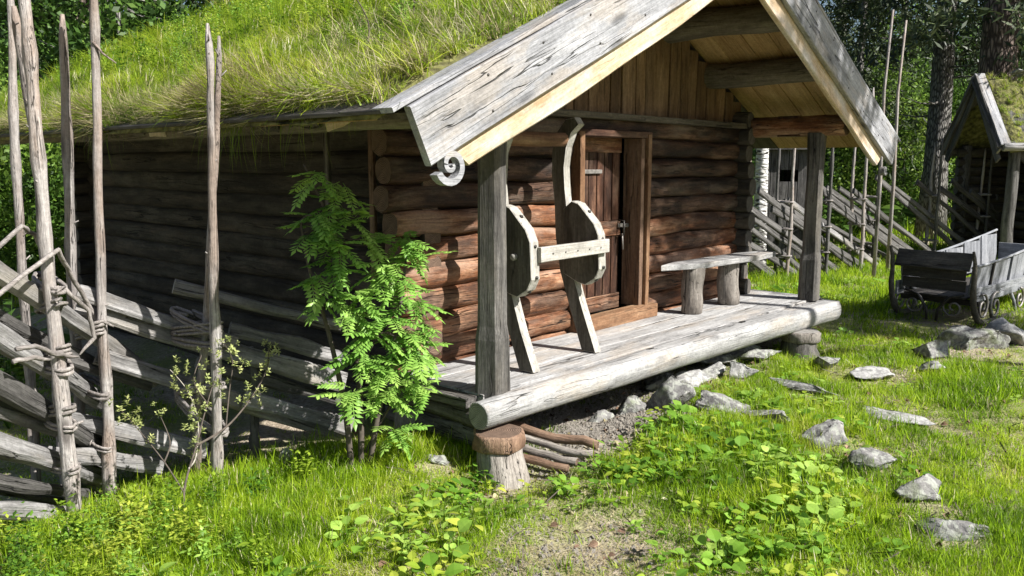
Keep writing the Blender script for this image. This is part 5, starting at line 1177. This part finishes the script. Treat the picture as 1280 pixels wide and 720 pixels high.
# herbs on the roof
n = 620; rx_ = XA - 2.9 + 3.0 * rs.rand(n) ** .7; ry_ = rs.uniform(YF + .6, YB - .3, n); s = rs.uniform(.5, 1.15, n)
scatter('roof_herbs', np.stack([rx_, ry_, sodz(rx_, ry_)], 1), np.stack([rs.uniform(-.3, .3, n), rs.uniform(-.6, 0, n), rs.uniform(0, 6.28, n)], 1), np.stack([s] * 3, 1), rs.choice([0, 1, 2], n), BU)
# grass on the little shelter
n = 900; a = rs.uniform(.2, 3.6, n); b = rs.uniform(-.06, .9, n); pts = np.array([tuple(HT(a[i], b[i], ridge - abs(b[i] - hd) / hd * (ridge - eave) + .09)) for i in range(n)]); s = rs.uniform(.35, .7, n)
scatter('shelter_roof_grass', pts, np.stack([rs.uniform(-.3, .3, n), rs.uniform(-.3, .3, n), rs.uniform(0, 6.28, n)], 1), np.stack([s] * 3, 1), rs.choice([2, 2, 3, 0], n), RT)
# bare stalks on the roof
for (x, y, h) in ((3.55, 4.05, .75), (3.75, 4.4, .5), (3.1, 3.95, .35)):
    z = float(sodz(x, y)); q = curve([(x, y, z - .02), (x + .04, y + .02, z + h * .5), (x - .06, y + .05, z + h)], 5)
    o = tube('dry_stalk', q, [.006 * (1 - .6 * k / len(q)) for k in range(len(q))], 'twig', None, seg=5)
    tag(o, {.75: 'tallest bare brown stalk growing from the roof turf', .5: 'middle sized bare stalk on the roof turf', .35: 'short bare stalk on the roof turf nearest the eave'}[h], 'stalk')
# gravel under and before the porch
V, F = [], []
import itertools
def pebmesh(k):
    rr = random.Random(k); V = [Vector(v) * rr.uniform(.7, 1.2) for v in ((1, 0, 0), (-1, 0, 0), (0, 1, 0), (0, -1, 0), (0, 0, .6), (0, 0, -.6), (.6, .6, .3), (-.6, .5, .3))]
    me = bpy.data.meshes.new('pebble'); import bmesh; bm = bmesh.new(); [bm.verts.new(v) for v in V]; bmesh.ops.convex_hull(bm, input=bm.verts); bm.to_mesh(me); bm.free(); me.materials.append(M['pebble']); return me
PB = unlinked('pebble', [pebmesh(k) for k in range(4)])
n = 16000; gx_ = np.concatenate([rs.normal(4.45, .55, n), rs.normal(2.62, .40, 1500), rs.uniform(3.6, 8, 5000)]); gy_ = np.concatenate([rs.normal(3.28, .20, n), rs.normal(2.15, .25, 1500), rs.uniform(3.3, 3.9, 5000)])
k = (gx_ > 3.3) | (gy_ < 2.9); gx_, gy_ = gx_[k], gy_[k]; n = len(gx_); s = rs.uniform(.003, .011, n) * rs.choice([1, 1, 1.7], n)
scatter('gravel', np.stack([gx_, gy_, hz(gx_, gy_) + s * .2], 1), rs.uniform(-3, 3, (n, 3)), np.stack([s] * 3, 1), rs.randint(0, 4, n), PB)
# litter: bits of dry straw on the bare ground
n = 15200; lx = np.concatenate([rs.normal(2.6, .5, 4200), rs.normal(2.1, .4, 3000), rs.normal(6.6, 1.6, 8000)]); ly = np.concatenate([rs.normal(2.2, .35, 4200), rs.normal(3.1, .3, 3000), rs.normal(1.3, .9, 8000)])
ST_ = unlinked('straw', [mk('straw', [Vector((-.03, -.001, 0)), Vector((.03, -.001, .004)), Vector((.03, .001, .004)), Vector((-.03, .001, 0))], [(0, 1, 2, 3)], 'dry')])
s = rs.uniform(.4, 1.3, n); scatter('straw_litter', np.stack([lx, ly, hz(lx, ly) + .006], 1), np.stack([rs.uniform(-.3, .3, n), rs.uniform(-.3, .3, n), rs.uniform(0, 6.28, n)], 1), np.stack([s] * 3, 1), np.zeros(n), ST_)

# dead leaves and twigs on the ground
V, F = [], []; ovate(V, F, Vector((-.02, 0, 0)), Vector((1, 0, 0)), Vector((0, .3, 1)), .042, .014, .5); LT = [mk('dead_leaf', V, F, 'dry')]
V, F = [], []; ovate(V, F, Vector((-.02, 0, 0)), Vector((1, 0, .2)), Vector((0, .5, 1)), .035, .012, .9); LT.append(mk('dead_leaf', V, F, 'redbark'))
V = [Vector((-.07, 0, 0)), Vector((0, .008, .004)), Vector((.07, -.004, .012)), Vector((.07, 0, .012)), Vector((0, .013, .006)), Vector((-.07, .005, .002))]; LT.append(mk('fallen_twig', V, [(0, 1, 4, 5), (1, 2, 3, 4)], 'twig'))
n = 2600; lx, ly = sample(n, .8, 9, .2, 5); k = inview(lx, ly) & ((lx < 3.3) | (ly < 3.9)); lx, ly = lx[k], ly[k]; n = len(lx); s_ = rs.uniform(.5, 1.5, n)
scatter('leaf_litter', np.stack([lx, ly, hz(lx, ly) + .012], 1), np.stack([rs.uniform(-.6, .6, n), rs.uniform(-.6, .6, n), rs.uniform(0, 6.28, n)], 1), np.stack([s_] * 3, 1), rs.choice([0, 1, 2, 2], n), unlinked('litter', LT))
